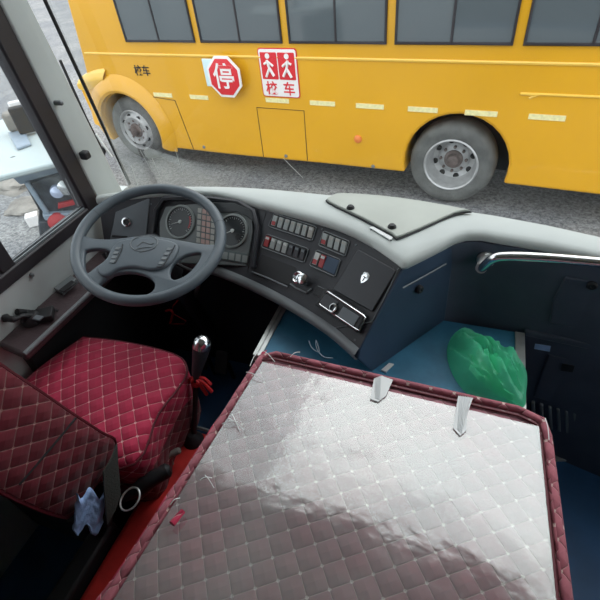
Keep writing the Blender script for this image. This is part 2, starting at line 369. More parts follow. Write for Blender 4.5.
# stop sign on folding arm
def oct2(r, k=8, ph=22.5): return [(r*math.cos(math.radians(ph+360/k*i)), r*math.sin(math.radians(ph+360/k*i))) for i in range(k)]
s_, z_ = bpx(230, 79); ss, sz = s_, z_ + .05
E1, E2 = -e, V((0, 0, 1))
st = bpy.data.objects.new('stop_sign', None); C.objects.link(st); st.parent = bus; st['label'] = 'octagonal red stop sign with a white character'
R8 = .235; SO = .10
bm = plate([oct2(R8)], bp_(ss, sz, SO), E1, E2, nb, .008, .002); obj('sign_border', bm, 'signwhite', st)
bm = plate([oct2(R8*.88)], bp_(ss, sz, SO+.009), E1, E2, nb, .003, .001); obj('sign_face', bm, 'signred', st)
bm = text_bm('停', .29, bp_(ss, sz-.01, SO+.014), E1, E2, nb); obj('character', bm, 'signwhite', st)
bm = nb_(); obox(bm, bp_(ss+.02, sz-.0, SO-.04), e, nb, V((0,0,1)), .16, .10, .18); obj('hinge_box', bm, 'signwhite', st, bevel=.01)
bm = nb_(); obox(bm, bp_(ss+.22, sz+.03, SO-.03), e, nb, V((0,0,1)), .14, .02, .30); obj('mounting_plate', bm, 'signcyan', st, bevel=.01)
# school bus plate
c0 = bpx(281.5, 97); s_c = (bpx(264, 90)[0]+bpx(299, 90)[0])/2; wv = .47; hv = .50; zb = c0[1]; zc = zb + hv/2
sg = bpy.data.objects.new('school_bus_plate', None); C.objects.link(sg); sg.parent = bus; sg['label'] = 'square white plate with red figures over red characters'
def rr(w_, h_, r_, k=5):
    o_ = []
    for cx, cy, a0 in ((w_/2-r_, h_/2-r_, 0), (-w_/2+r_, h_/2-r_, 90), (-w_/2+r_, -h_/2+r_, 180), (w_/2-r_, -h_/2+r_, 270)):
        o_ += [(cx+r_*math.cos(math.radians(a0+90*i/k)), cy+r_*math.sin(math.radians(a0+90*i/k))) for i in range(k+1)]
    return o_
bm = plate([rr(wv, hv, .03)], bp_(s_c, zc, .004), E1, E2, nb, .004, .001); obj('plate_edge', bm, 'signred', sg)
bm = plate([rr(wv-.02, hv-.02, .025)], bp_(s_c, zc, .009), E1, E2, nb, .003, .001); obj('plate_board', bm, 'signwhite', sg)
for sgn in (-1, 1):
    bm = plate([rr(.20, .27, .01)], bp_(s_c + sgn*.107, zc+.075, .013), E1, E2, nb, .002, .0005); obj('red_field', bm, 'signred', sg)
    bm = nb_(); q = lambda a, b_: bp_(s_c + sgn*.107 - sgn*a, zc+.075+b_, .017)
    tube(bm, [q(-.02, .06), q(0, -.02), q(-.05, -.11)], .016, 6); tube(bm, [q(0, -.02), q(.05, -.10)], .016, 6); tube(bm, [q(-.06, .02), q(-.01, .045), q(.05, -.0)], .013, 6)
    lathe(bm, q(-.01, .10), nb, [(.028, 0), (.028, .004)], 14)
    obj('figure', bm, 'signwhite', sg)
for k, ch in enumerate('校车'):
    bm = text_bm(ch, .15, bp_(s_c + (.11 if k == 0 else -.11), zb+.085, .014), E1, E2, nb); obj('character', bm, 'signred', sg)
# lettering above the front wheel is cut by the picture; only its lower strokes show
bm = text_bm('校车', .13, bp_(bpx(143, 73)[0], bpx(143, 73)[1]+.02, .004), E1, E2, nb); obj('lettering', bm, 'under', bus)

# ---- parked cargo tricycle outside the side window ----
tri = thing('cargo_tricycle', 'dark motor tricycle under a white flat canopy, parked outside the driver\'s side window', 'tricycle')
CZ = -1.2
cp = [atz(x, y, CZ) for x, y in ((-30, 186), (0, 176), (55, 162.5), (84, 154), (70, 112), (25, 112), (-40, 132))]
bm = nb_(); prism(bm, cp, (0, 0, -.04)); obj('canopy', bm, 'canopy', tri, bevel=.012)
bm = nb_(); prism(bm, [atz(x, y, CZ) + V((0,0,.002)) for x, y in ((9, 135), (25, 132), (32, 146), (18, 151))], (0, 0, .02)); obj('mirror_shadow', bm, 'trikeblue', tri, bevel=.006)  # grey shadow beside the black mirror, built as a thin plate on the canopy
q = atz(29, 133, CZ+.02)
fx = (cp[2]-cp[1]).normalized(); vd = V((fx.y, -fx.x, 0)); vd = vd if vd.dot(q) < 0 else -vd   # towards the coach
bm = nb_(); obox(bm, q + V((0,0,.10)) - vd*.02, fx, vd, V((0,0,1)), .13, .06, .20); obj('mirror', bm, 'black', tri, bevel=.012)
bm = nb_(); obox(bm, q + V((0,0,.11)) - vd*.065 + fx*.02, fx, vd, V((0,0,1)), .15, .03, .24); obj('mirror_shell', bm, 'signwhite', tri, bevel=.012)
bm = nb_(); obox(bm, q + V((0,0,.07)) - vd*.16 - fx*.10, fx, vd, V((0,0,1)), .10, .10, .14); obj('cream_box', bm, 'stone', tri, bevel=.02)
fp0 = cp[2] - vd*.12                                   # front plane of the tricycle
def tp(x, y, o=0): return at(x, y, fp0 + vd*o, vd)
def tpr(name, pix, mt, o=0, th=.05, bev=.01, lab=None):
    bm = nb_(); prism(bm, [tp(x, y, o) for x, y in pix], -vd*th); return obj(name, bm, mt, tri, lab, bevel=bev)
tpr('upper_cowl', [(10, 176), (20, 185), (38, 181), (95, 166), (95, 145), (55, 158)], 'trikeblue', -.05, .08)
tpr('front_body', [(27, 184), (70, 172), (95, 170), (115, 205), (115, 225), (92, 222), (52, 216), (40, 205)], 'trike', .0, .5)
tpr('side_rail', [(24, 184), (28, 182), (50, 214), (44, 214)], 'trikeblue', .03, .05)
tpr('bumper', [(42, 215), (95, 212), (100, 219), (45, 221)], 'trikeblue', .05, .06)
tpr('leg_guard', [(38, 222), (60, 221), (62, 250), (40, 240)], 'trike', .02, .3)
tpr('red_number_panel', [(58, 204), (75, 200), (75, 205), (58, 209)], 'red', .03, .03, .003)
bm = nb_(); c_ = tp(57, 190, .0); lathe(bm, c_, vd, [(.045, 0), (.05, .03), (.045, .045), (.025, .055), (.001, .06)], 28, cap=False); obj('headlamp', bm, 'headlamp', tri)
bm = nb_(); c_ = tp(66, 185, .0); lathe(bm, c_, vd, [(.06, 0), (.06, .05), (.03, .06), (.001, .065)], 20, cap=False); obj('indicator_lamp', bm, 'chrome', tri)
bm = nb_(); c_ = tp(58, 222, .05); lathe(bm, c_, vd, [(.07, -.02), (.07, .01), (.04, .03), (.001, .035)], 20, cap=False); obj('red_hub_cover', bm, 'red', tri)
bm = nb_(); c_ = tp(52, 236, 0); c_.z = gz + .26; lathe(bm, c_ - vd*.2, vd, [(.14, 0), (.25, .0), (.26, .04), (.26, .10), (.24, .13), (.14, .13)], 32, cap=False); obj('wheel', bm, 'tyre', tri)
bm = nb_()
for k_ in (0, 1): tube(bm, [cp[1] + (cp[3]-cp[1])*(.12+.6*k_) - vd*.3, cp[1] + (cp[3]-cp[1])*(.12+.6*k_) - vd*.35 + V((0,0,-1.35))], .02, 8)
obj('canopy_post', bm, 'black', tri)
bm = nb_(); q = atz(36, 224, gz+.0)
obox(bm, q + V((0,0,.07)), fx, vd, V((0,0,1)), .15, .14, .14); tag(obj('carton', bm, 'signwhite', bevel=.01), 'small white carton on the gravel beside the tricycle', 'box')
for k, (x, y, r_) in enumerate(((14, 184, .34), (30, 207, .24))):
    bm = nb_(); bmesh.ops.create_icosphere(bm, subdivisions=4, radius=1); c_ = atz(x, y, gz)
    for v in bm.verts:
        d_ = v.co.normalized(); f_ = 1 + .35*noise.noise(d_*1.6 + V((k*9, 0, 0))) + .1*noise.noise(d_*5)
        v.co = c_ + V((d_.x*r_*1.5*f_, d_.y*r_*f_, max(-.02, d_.z*r_*.35*f_)))
    tag(obj('stone_slab', bm, 'stone'), ('larger flat pale rock on the ground under the canopy edge', 'smaller flat pale rock on the ground next to the white carton')[k], 'rock')

# =====================================================================
# OWN COACH SHELL
# =====================================================================
FZ = -1.65
Zd = -.75
bm = nb_(); box(bm, (-1.30, -3.2, FZ-.06), (1.2, 1.25, FZ)); struct(obj('floor', bm, 'deepblue'))
bm = nb_(); box(bm, (-1.36, -3.2, .38), (1.26, .98, .44)); struct(obj('ceiling', bm, 'pale'))
bm = nb_(); box(bm, (-1.36, -3.26, FZ), (1.26, -3.2, .40)); struct(obj('wall_rear', bm, 'pale'))
# left wall: sill, top band
WX = -1.30
bm = nb_(); box(bm, (WX-.05, -3.2, FZ), (WX, 1.34, -.815)); wl = struct(obj('wall_left', bm, 'wallgrey'))
bm = nb_(); box(bm, (WX-.05, -3.2, .10), (WX, 1.12, .38)); box(bm, (WX-.05, -3.2, -.83), (WX-.04, .25, .12)); struct(obj('wall_left_upper', bm, 'wallgrey'))  # second box: unseen panel added to close the rear windows and darken the cab
bm = nb_(); box(bm, (1.2, -3.2, FZ), (1.25, 1.0, -.95)); struct(obj('wall_right', bm, 'wallgrey'))
bm = nb_(); box(bm, (1.2, -3.2, .10), (1.25, 1.0, .38)); box(bm, (1.2, -3.2, -.97), (1.25, .30, .12)); struct(obj('wall_right_upper', bm, 'wallgrey'))  # second box added out of view, shutting off side light from the rear windows
bm = nb_()
for y0, y1 in ((-3.2, -3.05), (-1.3, -1.2), (.35, .45), (.9, 1.0)): box(bm, (1.2, y0, -.95), (1.25, y1, .10))
struct(obj('trim_2', bm, 'frame'))
# window 1 (left side window beside the driver)
win = thing('window_1', 'driver\'s side window in a black rubber frame', 'window', kind='structure')
fr = 'frame'
def wy(y, z): return V((WX, y, z))
bm = nb_(); prism(bm, [(WX+.006, 1.10, -.815), (WX+.006, 1.188, -.815), (WX+.006, 1.14, .12), (WX+.006, 1.042, .12)], (-.05, 0, 0)); obj('front_post', bm, fr, win, bevel=.008)
bm = nb_(); box(bm, (WX-.04, -3.1, -.822), (WX+.012, 1.10, -.775)); obj('window_frame', bm, fr, win, bevel=.006)
bm = nb_(); box(bm, (WX-.03, .70, -.778), (WX+.006, .755, .12)); obj('divider_post', bm, fr, win, bevel=.006)
bm = nb_(); box(bm, (WX-.03, -1.2, -.778), (WX+.006, -1.1, .12)); obj('divider_post', bm, fr, win, bevel=.006)
bm = nb_(); box(bm, (WX-.02, .755, -.778), (WX-.016, 1.10, -.770)); box(bm, (WX-.0, .755, -.776), (WX+.004, 1.09, -.768)); obj('sliding_track', bm, 'trim', win)
bm = nb_(); box(bm, (WX-.022, -3.1, -.775), (WX-.017, 1.09, .11)); obj('pane', bm, 'sideglass', win)
# pale windscreen pillar
bm = nb_(); solid_loft(bm, [[V((WX+.008, 1.17, -.95)), V((WX+.012, 1.09, .38))], [V((WX+.016, 1.25, -.95)), V((WX+.016, 1.14, .38))], [V((WX+.006, 1.315, -.95)), V((WX+.006, 1.165, .38))]], (-.05, 0, 0)); struct(obj('trim_1', bm, 'wallgrey', bevel=.008))
for (x, y) in ((60, 103), (105, 202), (31, 275)):
    q = atx(x, y, WX+.03 if x > 50 else WX); bm = nb_(); lathe(bm, q, (1, 0, 0), [(.008, -.02), (.008, .006), (.005, .010), (.001, .011)], 14, cap=False)
    tag(obj('trim_screw', bm, 'trim'), {60: 'small screw high on the pale windscreen pillar', 105: 'small screw low on the pale windscreen pillar', 31: 'small screw on the pale wall under the side window'}[x], 'screw')

# ---- dashboard ----
keys = [((-1.27, 1.13), (-1.27, 1.165)), ((-1.17, 1.178), (-1.17, 1.215)), ((-1.04, 1.222), (-1.05, 1.262)), ((-.83, 1.245), (-.84, 1.298)), ((-.64, 1.206), (-.66, 1.310)), ((-.37, 1.136), (-.45, 1.307)), ((-.23, 1.066), (-.27, 1.301)), ((-.124, .982), (-.11, 1.295))]
keysR = [((-.124, .982), (-.11, 1.295)), ((-.110, .990), (-.10, 1.294)), ((-.03, 1.090), (.0, 1.283)), ((.0, 1.128), (.03, 1.279)), ((.028, 1.150), (.06, 1.275)), ((.07, 1.159), (.10, 1.270)), ((.217, 1.141), (.24, 1.243)), ((.355, 1.115), (.37, 1.208)), ((.70, 1.02), (.72, 1.10)), ((1.18, .84), (1.19, .92))]
IL = cat([(a[0], a[1], 0) for a, b in keys], 6); OL = cat([(b[0], b[1], 0) for a, b in keys], 6)
IR = [V((a[0], a[1], 0)) for a, b in keysR]; OR = [V((b[0], b[1], 0)) for a, b in keysR]
I = IL[:-1] + IR; O = OL[:-1] + OR; K = len(IL)-1
dash = thing('dashboard', 'coach dashboard with pale top, dark instrument fascia and rocker switches', 'dashboard')
# top cover cross-section from the windscreen to the rolled inner lip
rows = []
for i in range(len(I)):
    d_ = (O[i]-I[i]); 
    row = [O[i] + V((0, 0, Zd-.26)), O[i] + V((0, 0, Zd-.006))]
    for t_, z_ in ((.6, .002), (.25, .0), (.10, -.003), (.04, -.009), (.0, -.020)): row.append(I[i] + d_*t_ + V((0, 0, Zd+z_)))
    row += [I[i] + d_.normalized()*.010 + V((0, 0, Zd-.034))]
    rows.append(row)
bm = nb_(); loft(bm, rows); obj('top_cover', bm, 'pale', dash, angle=60)
# fascia face: between the lip and the lower edge
Bk = [(-1.24, 1.04, -.95), (-1.06, 1.095, -.95), (-.95, 1.10, -.95), (-.879, 1.088, -.95), (-.794, 1.083, -.95), (-.636, 1.038, -.95), (-.466, .973, -.95), (-.31, .896, -.95), (-.205, .824, -.95)]
Bc = cat(Bk, 8)
def samp(cv, n_):
    L_ = [0]
    for a, b_ in zip(cv, cv[1:]): L_.append(L_[-1] + (b_-a).length)
    out_ = []; j = 0
    for i in range(n_):
        s_ = L_[-1]*i/(n_-1)
        while j < len(cv)-2 and L_[j+1] < s_: j += 1
        t_ = (s_-L_[j])/max(1e-9, L_[j+1]-L_[j]); out_.append(cv[j].lerp(cv[j+1], min(1, t_)))
    return out_
NF = 72
Tc = samp([V((p_.x, p_.y+.008, Zd-.022)) for p_ in IL], NF); Bf = samp(Bc, NF)
rows = [[Tc[i].lerp(Bf[i], k/8) for k in range(9)] for i in range(NF)]
bm = nb_(); loft(bm, rows); bmesh.ops.recalc_face_normals(bm, faces=bm.faces[:])
if sum((f.normal.z for f in bm.faces)) < 0: bmesh.ops.reverse_faces(bm, faces=bm.faces[:])
bvh = BVHTree.FromBMesh(bm); obj('fascia', bm, 'face', dash, recalc=False)
FP = None
def fc(x, y, lift=0):
    if FP is not None: return at(x, y, FP[0] + FP[1]*lift, FP[1]), FP[1]
    h = bvh.ray_cast(V((0, 0, 0)), ray(x, y).normalized())
    if h[0] is None:
        h = bvh.find_nearest(ray(x, y).normalized()*1.5)
    n_ = h[1] if h[1].z > 0 else -h[1]
    return h[0] + n_*lift, n_
def fframe(x, y):
    p_, n_ = fc(x, y); q, _ = fc(x+6, y+2); e1 = (q-p_); e1 = (e1 - n_*e1.dot(n_)); 
    h = V((0,0,1)); e2 = (h - n_*h.dot(n_)).normalized(); e1 = e2.cross(n_).normalized(); return p_, e1, e2, n_
def fprism(name, pix, mt, parent, lift=0, th=.004, bev=.001, lab=None):
    bm = nb_(); ps = [fc(x, y) for x, y in pix]; n_ = sum((q[1] for q in ps), V()).normalized()
    prism(bm, [q[0] + n_*(lift+th) for q in ps], -n_*(th+.004)); return obj(name, bm, mt, parent, lab, bevel=bev)
def fring(name, pix, r, mt, parent, lift=.002, closed=True):
    bm = nb_(); ps = [fc(x, y, lift)[0] for x, y in pix]
    if closed and len(ps) < 8:
        n4 = len(ps); ps = [ps[i].lerp(ps[j % n4], .05) if k_ else ps[i].lerp(ps[i-1], .05) for i, j in zip(range(n4), range(1, n4+1)) for k_ in (0, 1)]
    tube(bm, ps, r, 6, closed=closed); return obj(name, bm, mt, parent)
# lower rounded trim
bm = nb_(); nv = []
rows = []
for i in range(NF):
    out_ = (Bf[i]-Tc[i]); out_.z = 0; out_.normalize()
    p_ = Bf[i]; rows.append([p_ + V((0,0,.004)), p_ + out_*.010 + V((0,0,-.001)), p_ + out_*.020 + V((0,0,-.010)), p_ + out_*.022 + V((0,0,-.022)), p_ + out_*.014 + V((0,0,-.034)), p_ - out_*.02 + V((0,0,-.04))])
loft(bm, rows); obj('lower_trim', bm, 'trim', dash, angle=80)
# dark underside of the dashboard down to the footwell
bm = nb_(); rows = []
for i in range(NF):
    p_ = Bf[i]; u_ = i/(NF-1)
    rows.append([p_ + V((0,-.004,-.038)), V((p_.x, p_.y+.06, -1.02)), V((p_.x, p_.y+.16, -1.14)), V((p_.x, max(p_.y+.2, 1.16), -1.25))])
loft(bm, rows); obj('underside', bm, 'black', dash)
bm = nb_(); box(bm, (-1.29, 1.205, FZ), (1.19, 1.235, -1.0)); 
struct(obj('wall_front', bm, 'darkpanel'))
# slanting end cheek (blue) of the dash beside the blue platform
P = lambda x, y, z: V((x, y, z))
chk = [P(-.124, .990, Zd-.028), P(.004, 1.137, Zd-.028), P(.011, 1.130, -1.08), P(-.174, .857, -1.08), P(-.208, .815, -.985), P(-.203, .826, -.95)]
cn = V((.81, -.585, 0)).normalized()
bm = nb_(); prism(bm, [p_ for p_ in chk], -cn*.03); obj('end_cheek', bm, 'bluewall', dash, 'dark blue end panel facing the platform', bevel=.006)
# cheek details: faint pressed line + key lock
def ck(x, y, o=0): return at(x, y, chk[2] + cn*o, cn)
bm = nb_(); tube(bm, [ck(*q, .001) for q in ((403, 288), (425, 276), (446, 264))], .0025, 5); obj('pressed_line', bm, 'wing', dash)
def lock(par, c_, ax):
    bm = nb_(); lathe(bm, c_, ax, [(.013, -.004), (.013, .006), (.010, .009), (.004, .009), (.001, .005)], 20, cap=False); obj('lock', bm, 'black', par)
lock(dash, ck(419, 289), cn)
# raised pale hatch on the dash top
hp = [atz(x, y, Zd+.004) for x, y in ((329, 203), (331, 198), (345, 193.5), (400, 197), (466, 211), (455, 214), (402, 237), (392, 235), (362, 219))]
cen = sum(hp, V())/len(hp)
hp2 = [V((p_.x, min(p_.y, 1.30), p_.z)) for p_ in hp]
bm = nb_(); prism(bm, cat(hp2, 3, True), (0, 0, .008)); obj('hatch_lid', bm, 'padgrey', dash, 'pale raised hatch lid on the dash top', bevel=.004)
bm = nb_(); tube(bm, [p_ + (p_-cen)*.012 - V((0,0,.001)) for p_ in cat(hp2, 3, True)], .003, 6, closed=True); obj('hatch_seal', bm, 'black', dash)
for x, y in ((350.5, 207.5), (392, 226.5)):
    q = atz(x, y, Zd+.014); bm = nb_(); lathe(bm, q, (0, 0, 1), [(.013, -.002), (.012, .002), (.008, .007), (.001, .008)], 16, cap=False); obj('fastener', bm, 'black', dash)
bm = nb_(); prism(bm, [atz(x, y, Zd+.001) for x, y in ((369, 228), (373, 227), (393, 238), (391, 241))], (0, 0, .003)); obj('white_sticker', bm, 'white', dash, bevel=.001)
for x, y in ((371, 230), (391, 240.5)):
    bm = nb_(); lathe(bm, atz(x, y, Zd+.004), (0, 0, 1), [(.003, 0), (.003, .002), (.001, .003)], 8, cap=False); obj('rivet', bm, 'black', dash)
# instrument binnacle
fprism('left_wing', [(116, 212), (150, 198), (147, 232), (143, 248), (108, 250)], 'wing', dash, .0, .004, .002, 'grey fascia panel left of the gauges')
bm = nb_(); q, e1, e2, n_ = fframe(127, 222); lathe(bm, q+n_*.004, n_, [(.017, 0), (.017, .005), (.012, .006), (.011, .0), (.001, .0)], 24, cap=False); obj('socket', bm, 'chrome', dash)
bm = nb_(); lathe(bm, q+n_*.0045, n_, [(.011, 0), (.010, .002), (.001, .002)], 20, cap=False); obj('socket_plug', bm, 'black', dash)
fprism('vent_slot', [(113, 235), (128, 236), (128, 238), (112, 237)], 'black', dash, .004, .002, .0005)
ps_ = [fc(*q_) for q_ in ((160, 262), (163, 212), (200, 205), (250, 216), (247, 266), (205, 235))]
FPn = sum((q_[1] for q_ in ps_), V()).normalized(); FPd = max((q_[0]).dot(FPn) for q_ in ps_) + .001
CLP = (FPn*FPd, FPn)
clus = bpy.data.objects.new('instrument_cluster', None); C.objects.link(clus); clus.parent = dash
fring('hood_rim', [(155, 262), (154, 235), (157, 210), (165, 199), (200, 198), (240, 203), (255, 212), (259, 228), (254, 268)], .010, 'face', clus, .008, False)
FP = CLP
fprism('binnacle_face', [(160, 262), (160, 222), (166, 207), (196, 204), (240, 208), (252, 216), (253, 232), (247, 266)], 'cluster', clus, -.001, .003, .001)
fprism('upper_mask', [(194, 202), (235, 203.5), (252, 211), (254, 222), (248, 217), (238, 212), (222, 213), (214, 218), (212, 206), (200, 205)], 'gaugeblack', clus, .003, .003, .001)
def gauge(x, y, r, need):
    q, e1, e2, n_ = fframe(x, y)
    bm = nb_(); lathe(bm, q+n_*.003, n_, [(r*1.14, 0), (r*1.12, .006), (r*1.0, .007), (r, .004), (r*.99, .0)], 40, cap=False); rg = obj('gauge', bm, 'gaugering', clus)
    bm = nb_(); lathe(bm, q+n_*.003, n_, [(r, 0), (r, .002)], 40); obj('dial', bm, 'gaugeblack', rg)
    bm = nb_()
    for k in range(25):
        a = math.radians(-130 + 260*k/24); u = (e1*math.sin(a)+e2*math.cos(a)); L_ = .16 if k % 4 == 0 else .08
        w_ = n_.cross(u); obox(bm, q+n_*.0055 + u*r*(.90-L_/2), u, w_, n_, r*L_, r*.022, .0006)
    obj('scale_marks', bm, 'whitemark', rg)
    a = math.radians(need); u = (e1*math.sin(a)+e2*math.cos(a)); bm = nb_(); tube(bm, [q+n_*.007 - u*r*.15, q+n_*.007 + u*r*.72], [.0022, .0008], 6); lathe(bm, q+n_*.0055, n_, [(r*.13, 0), (r*.12, .003), (.001, .004)], 16, cap=False); obj('needle', bm, 'whitemark', rg)
    return q, e1, e2, n_, rg
q, e1, e2, n_, rg = gauge(181, 222, .055, -112)
bm = nb_(); 
for k in range(6):
    a = math.radians(60+10*k); u = (e1*math.sin(a)+e2*math.cos(a)); obox(bm, q+n_*.0055+u*.043, u, n_.cross(u), n_, .006, .007, .0008)
obj('red_arc', bm, 'red', rg)
q, e1, e2, n_, rg = gauge(233, 231, .053, -118)
bm = nb_(); lathe(bm, q+n_*.0052+e1*.028-e2*.018, n_, [(.011, 0), (.011, .002), (.001, .002)], 20, cap=False); obj('sub_dial', bm, 'black', rg)
for r_ in range(6):
    for c_ in range(4):
        x = 198.5 + c_*4.6 - r_*.3; y = 208 + r_*6 + c_*1.0
        fprism('warning_lamp', [(x, y), (x+3.6, y+.7), (x+3.4, y+5.2), (x-.2, y+4.5)], 'lamp' if (r_*3+c_) % 3 else 'lampoff', clus, .002, .002, .0004)
fprism('display', [(214, 248), (248, 254), (246, 264), (211, 258)], 'lcd', clus, .002, .003, .001)
for k in range(5):
    x = 217 + k*6.6; y = 250.6 + k*1.15; fprism('display_segment', [(x, y), (x+5, y+.8), (x+4.2, y+7.8), (x-.8, y+7)], 'gaugering', clus, .005, .0012, .0003)
FP = None
# switch banks
def bank(name, quad, n_, cols, lab, sub=.62):
    """quad: TL,TR,BR,BL pixels on the fascia"""
    w_ = bpy.data.objects.new(name, None); C.objects.link(w_); w_.parent = dash
    if lab: w_['label'] = lab
    fprism('surround', quad, 'black', w_, -.001, .003, .001); fring('bezel', quad, .0016, 'trim', w_, .003)
    TL, TR, BR, BL = [V((*q, 0)) for q in quad]
    for k in range(n_):
        def pt(u, v): a = TL.lerp(TR, u); b_ = BL.lerp(BR, u); r_ = a.lerp(b_, v); return (r_.x, r_.y)
        u0, u1 = (k+.14)/n_*.97+.015, (k+.86)/n_*.97+.015
        c1, c2 = cols[k]
        if c1 is None: continue
        p4 = [pt(u0, .14), pt(u1, .14), pt(u1, .86), pt(u0, .86)]
        ps = [fc(x, y) for x, y in p4]; nn = ps[0][1]
        bm = nb_(); A = [q[0] for q in ps]; top = [A[0]+nn*.011, A[1]+nn*.011, A[2]+nn*.004, A[3]+nn*.004]
        vs = [bm.verts.new(a) for a in A] + [bm.verts.new(a) for a in top]
        for f in ((4,5,6,7), (0,1,5,4), (1,2,6,5), (2,3,7,6), (3,0,4,7)): bm.faces.new([vs[i] for i in f])
        sw = obj('rocker_switch', bm, c1, w_, 'red-tipped rocker switch' if c2 == 'red' else None, bevel=.001)
        bm = nb_(); v0, v1 = (.55, .82) if c2 == 'red' else (.20, .36); ty = lambda v: .011 - .007*((v-.14)/.72)
        tt = [fc(*pt(u0+.012, v0), ty(v0)+.0004)[0], fc(*pt(u1-.012, v0), ty(v0)+.0004)[0], fc(*pt(u1-.012, v1), ty(v1)+.0004)[0], fc(*pt(u0+.012, v1), ty(v1)+.0004)[0]]
        prism(bm, tt, nn*.0008); obj('symbol_tab', bm, c2, sw)
G, K_ = ('rocker', 'lampoff'), ('darkpanel', 'wing')
bank('switch_bank', [(274.5, 213.5), (317, 227), (312.5, 241), (269, 226.5)], 7, [('rocker', 'red')] + [G]*5 + [('lampoff', 'whitemark')], 'long bank of seven grey rockers, upper row')
bank('switch_bank', [(267, 234), (309, 249), (304.5, 263), (261.5, 247)], 7, [('red', 'whitemark')] + [('rocker', 'whitemark')]*3 + [K_]*3, 'long bank below, red rocker first, three dark blanks last')
bank('switch_bank', [(324, 231), (350, 241.5), (345.5, 256.5), (319, 245.5)], 4, [('rocker', 'red'), G, G, G], 'short bank of four rockers beside the square door')
bank('switch_bank', [(317, 250), (341, 260), (335.5, 277), (310, 265.5)], 4, [('whitemark', 'red'), ('red', 'whitemark'), (None, 0), (None, 0)], 'short bank with two rockers and two blank slots')
fprism('blank_panel', [(327.5, 256), (340, 261), (335, 275), (323, 269.5)], 'bluewall', dash, .003, .002, .001)
# open tray with silver lip
fprism('storage_tray', [(262, 254), (297, 268), (290, 286), (253, 271)], 'black', dash, -.002, .003, .001)
fring('tray_lip', [(252.5, 272), (268, 278), (288, 287)], .0028, 'trim', dash, .003, False)
# ignition lock and knob
q, e1, e2, n_ = fframe(299, 278)
bm = nb_(); lathe(bm, q, n_, [(.020, 0), (.020, .010), (.016, .013), (.013, .010), (.012, .004), (.001, .004)], 28, cap=False); ig = obj('ignition_lock', bm, 'chrome', dash)
bm = nb_(); obox(bm, q+n_*.006, e2, e1, n_, .018, .003, .006); obj('key_slot', bm, 'black', ig)
q, e1, e2, n_ = fframe(307, 281)
bm = nb_(); lathe(bm, q, n_, [(.016, 0), (.018, .012), (.020, .026), (.017, .034), (.010, .037), (.001, .038)], 28, cap=False); obj('round_knob', bm, 'chrome', dash)
fring('knob_guard', [(291, 284), (296, 288), (307, 293), (312, 289)], .003, 'trim', dash, .004, False)
fprism('square_switch', [(318, 286), (326, 290), (322, 298), (314, 294)], 'black', dash, .0, .006, .001)
fring('square_switch_rim', [(318, 286), (326, 290), (322, 298), (314, 294)], .0012, 'trim', dash, .003)
# projecting ashtray / card unit with bright frame
q_, n_q = fc(343, 311); FP = (q_ + n_q*.003, n_q)
un = bpy.data.objects.new('tachograph', None); C.objects.link(un); un.parent = dash; un['label'] = 'projecting black unit with bright rectangular frame'
uq = [(327, 291), (366, 317), (359, 331), (319, 304)]
fprism('housing', [(328, 289), (368, 316), (360, 334), (318, 306)], 'black', un, .0, .018, .003)
fring('bright_frame', uq, .0024, 'chrome', un, .019)
fprism('left_drawer', [(329, 295), (342, 304), (336, 313), (323, 304)], 'darkpanel', un, .018, .003, .001)
fprism('right_drawer', [(347, 308), (363, 318), (357, 328), (341, 317)], 'wing', un, .018, .003, .001)
q, e1, e2, n_ = fframe(337.5, 309.5); bm = nb_(); lathe(bm, q+n_*.02, n_, [(.014, 0), (.014, .005), (.010, .006), (.009, .0), (.001, .0)], 24, cap=False); obj('round_key', bm, 'chrome', un)
FP = None
# square glovebox door with little shield emblem
gq = [(359, 250), (397, 271), (373, 312), (334, 290)]
fprism('square_door', gq, 'darkpanel', dash, .001, .005, .002, 'square dark door with a small silver shield emblem')
fring('door_gap', gq, .0016, 'black', dash, .003)
q, e1, e2, n_ = fframe(366, 279); sh = [(0, .018), (.012, .014), (.013, .002), (.007, -.010), (0, -.017), (-.007, -.010), (-.013, .002), (-.012, .014)]
bm = plate([sh], q+n_*.008, e1, e2, n_, .0015, .0004); em = obj('shield_emblem', bm, 'chrome', dash)
bm = nb_(); obox(bm, q+n_*.0098+e2*.003, e1, e2, n_, .012, .003, .001); obox(bm, q+n_*.0098-e2*.004, e1, e2, n_, .003, .012, .001); obj('emblem_bars', bm, 'darkpanel', em)
for x, y in ((270, 210), (322, 229), (393, 269), (356, 245), (337, 303), (256, 266), (355, 340), (151, 204)):
    q, n_ = fc(x, y); bm = nb_(); lathe(bm, q, n_, [(.0035, 0), (.003, .002), (.001, .0022)], 8, cap=False); obj('screw', bm, 'wing', dash)
fring('fascia_seam', [(266, 213), (262, 225), (256, 243), (250, 262), (247, 272)], .0012, 'black', dash, .0005, False)
fring('fascia_seam', [(399, 268), (386, 295), (372, 322), (361, 346)], .0016, 'trim', dash, .001, False)

# ---- front bulkhead right of the dashboard ----
bh = thing('bulkhead_panel', 'dark blue moulded panel facing the blue platform and step well', 'panel')
fr_pts = [V((-.03, 1.10, 0)), V((.008, 1.137, 0)), V((.05, 1.158, 0)), V((.10, 1.155, 0)), V((.217, 1.139, 0)), V((.355, 1.115, 0)), V((.70, 1.03, 0)), V((1.18, .86, 0))]
rows = [[V((p_.x, p_.y - .0*k, z_)) for k, z_ in enumerate((Zd-.03, -.85, -1.0, -1.085, -1.3, FZ))] for p_ in fr_pts]
bm = nb_(); solid_loft(bm, rows, (0, .03, 0)); obj('moulding', bm, 'bulk', bh)
BN = V((-.13, -1, 0)).normalized(); BP = V((.30, 1.126, 0))
def bq(x, y, o=0): return at(x, y, BP + BN*o, BN)
def bpr(name, pix, mt, o, th, bev=.004, lab=None, par=bh):
    bm = nb_(); prism(bm, [bq(x, y, o+th) for x, y in pix], -BN*(th+.012)); return obj(name, bm, mt, par, lab, bevel=bev)
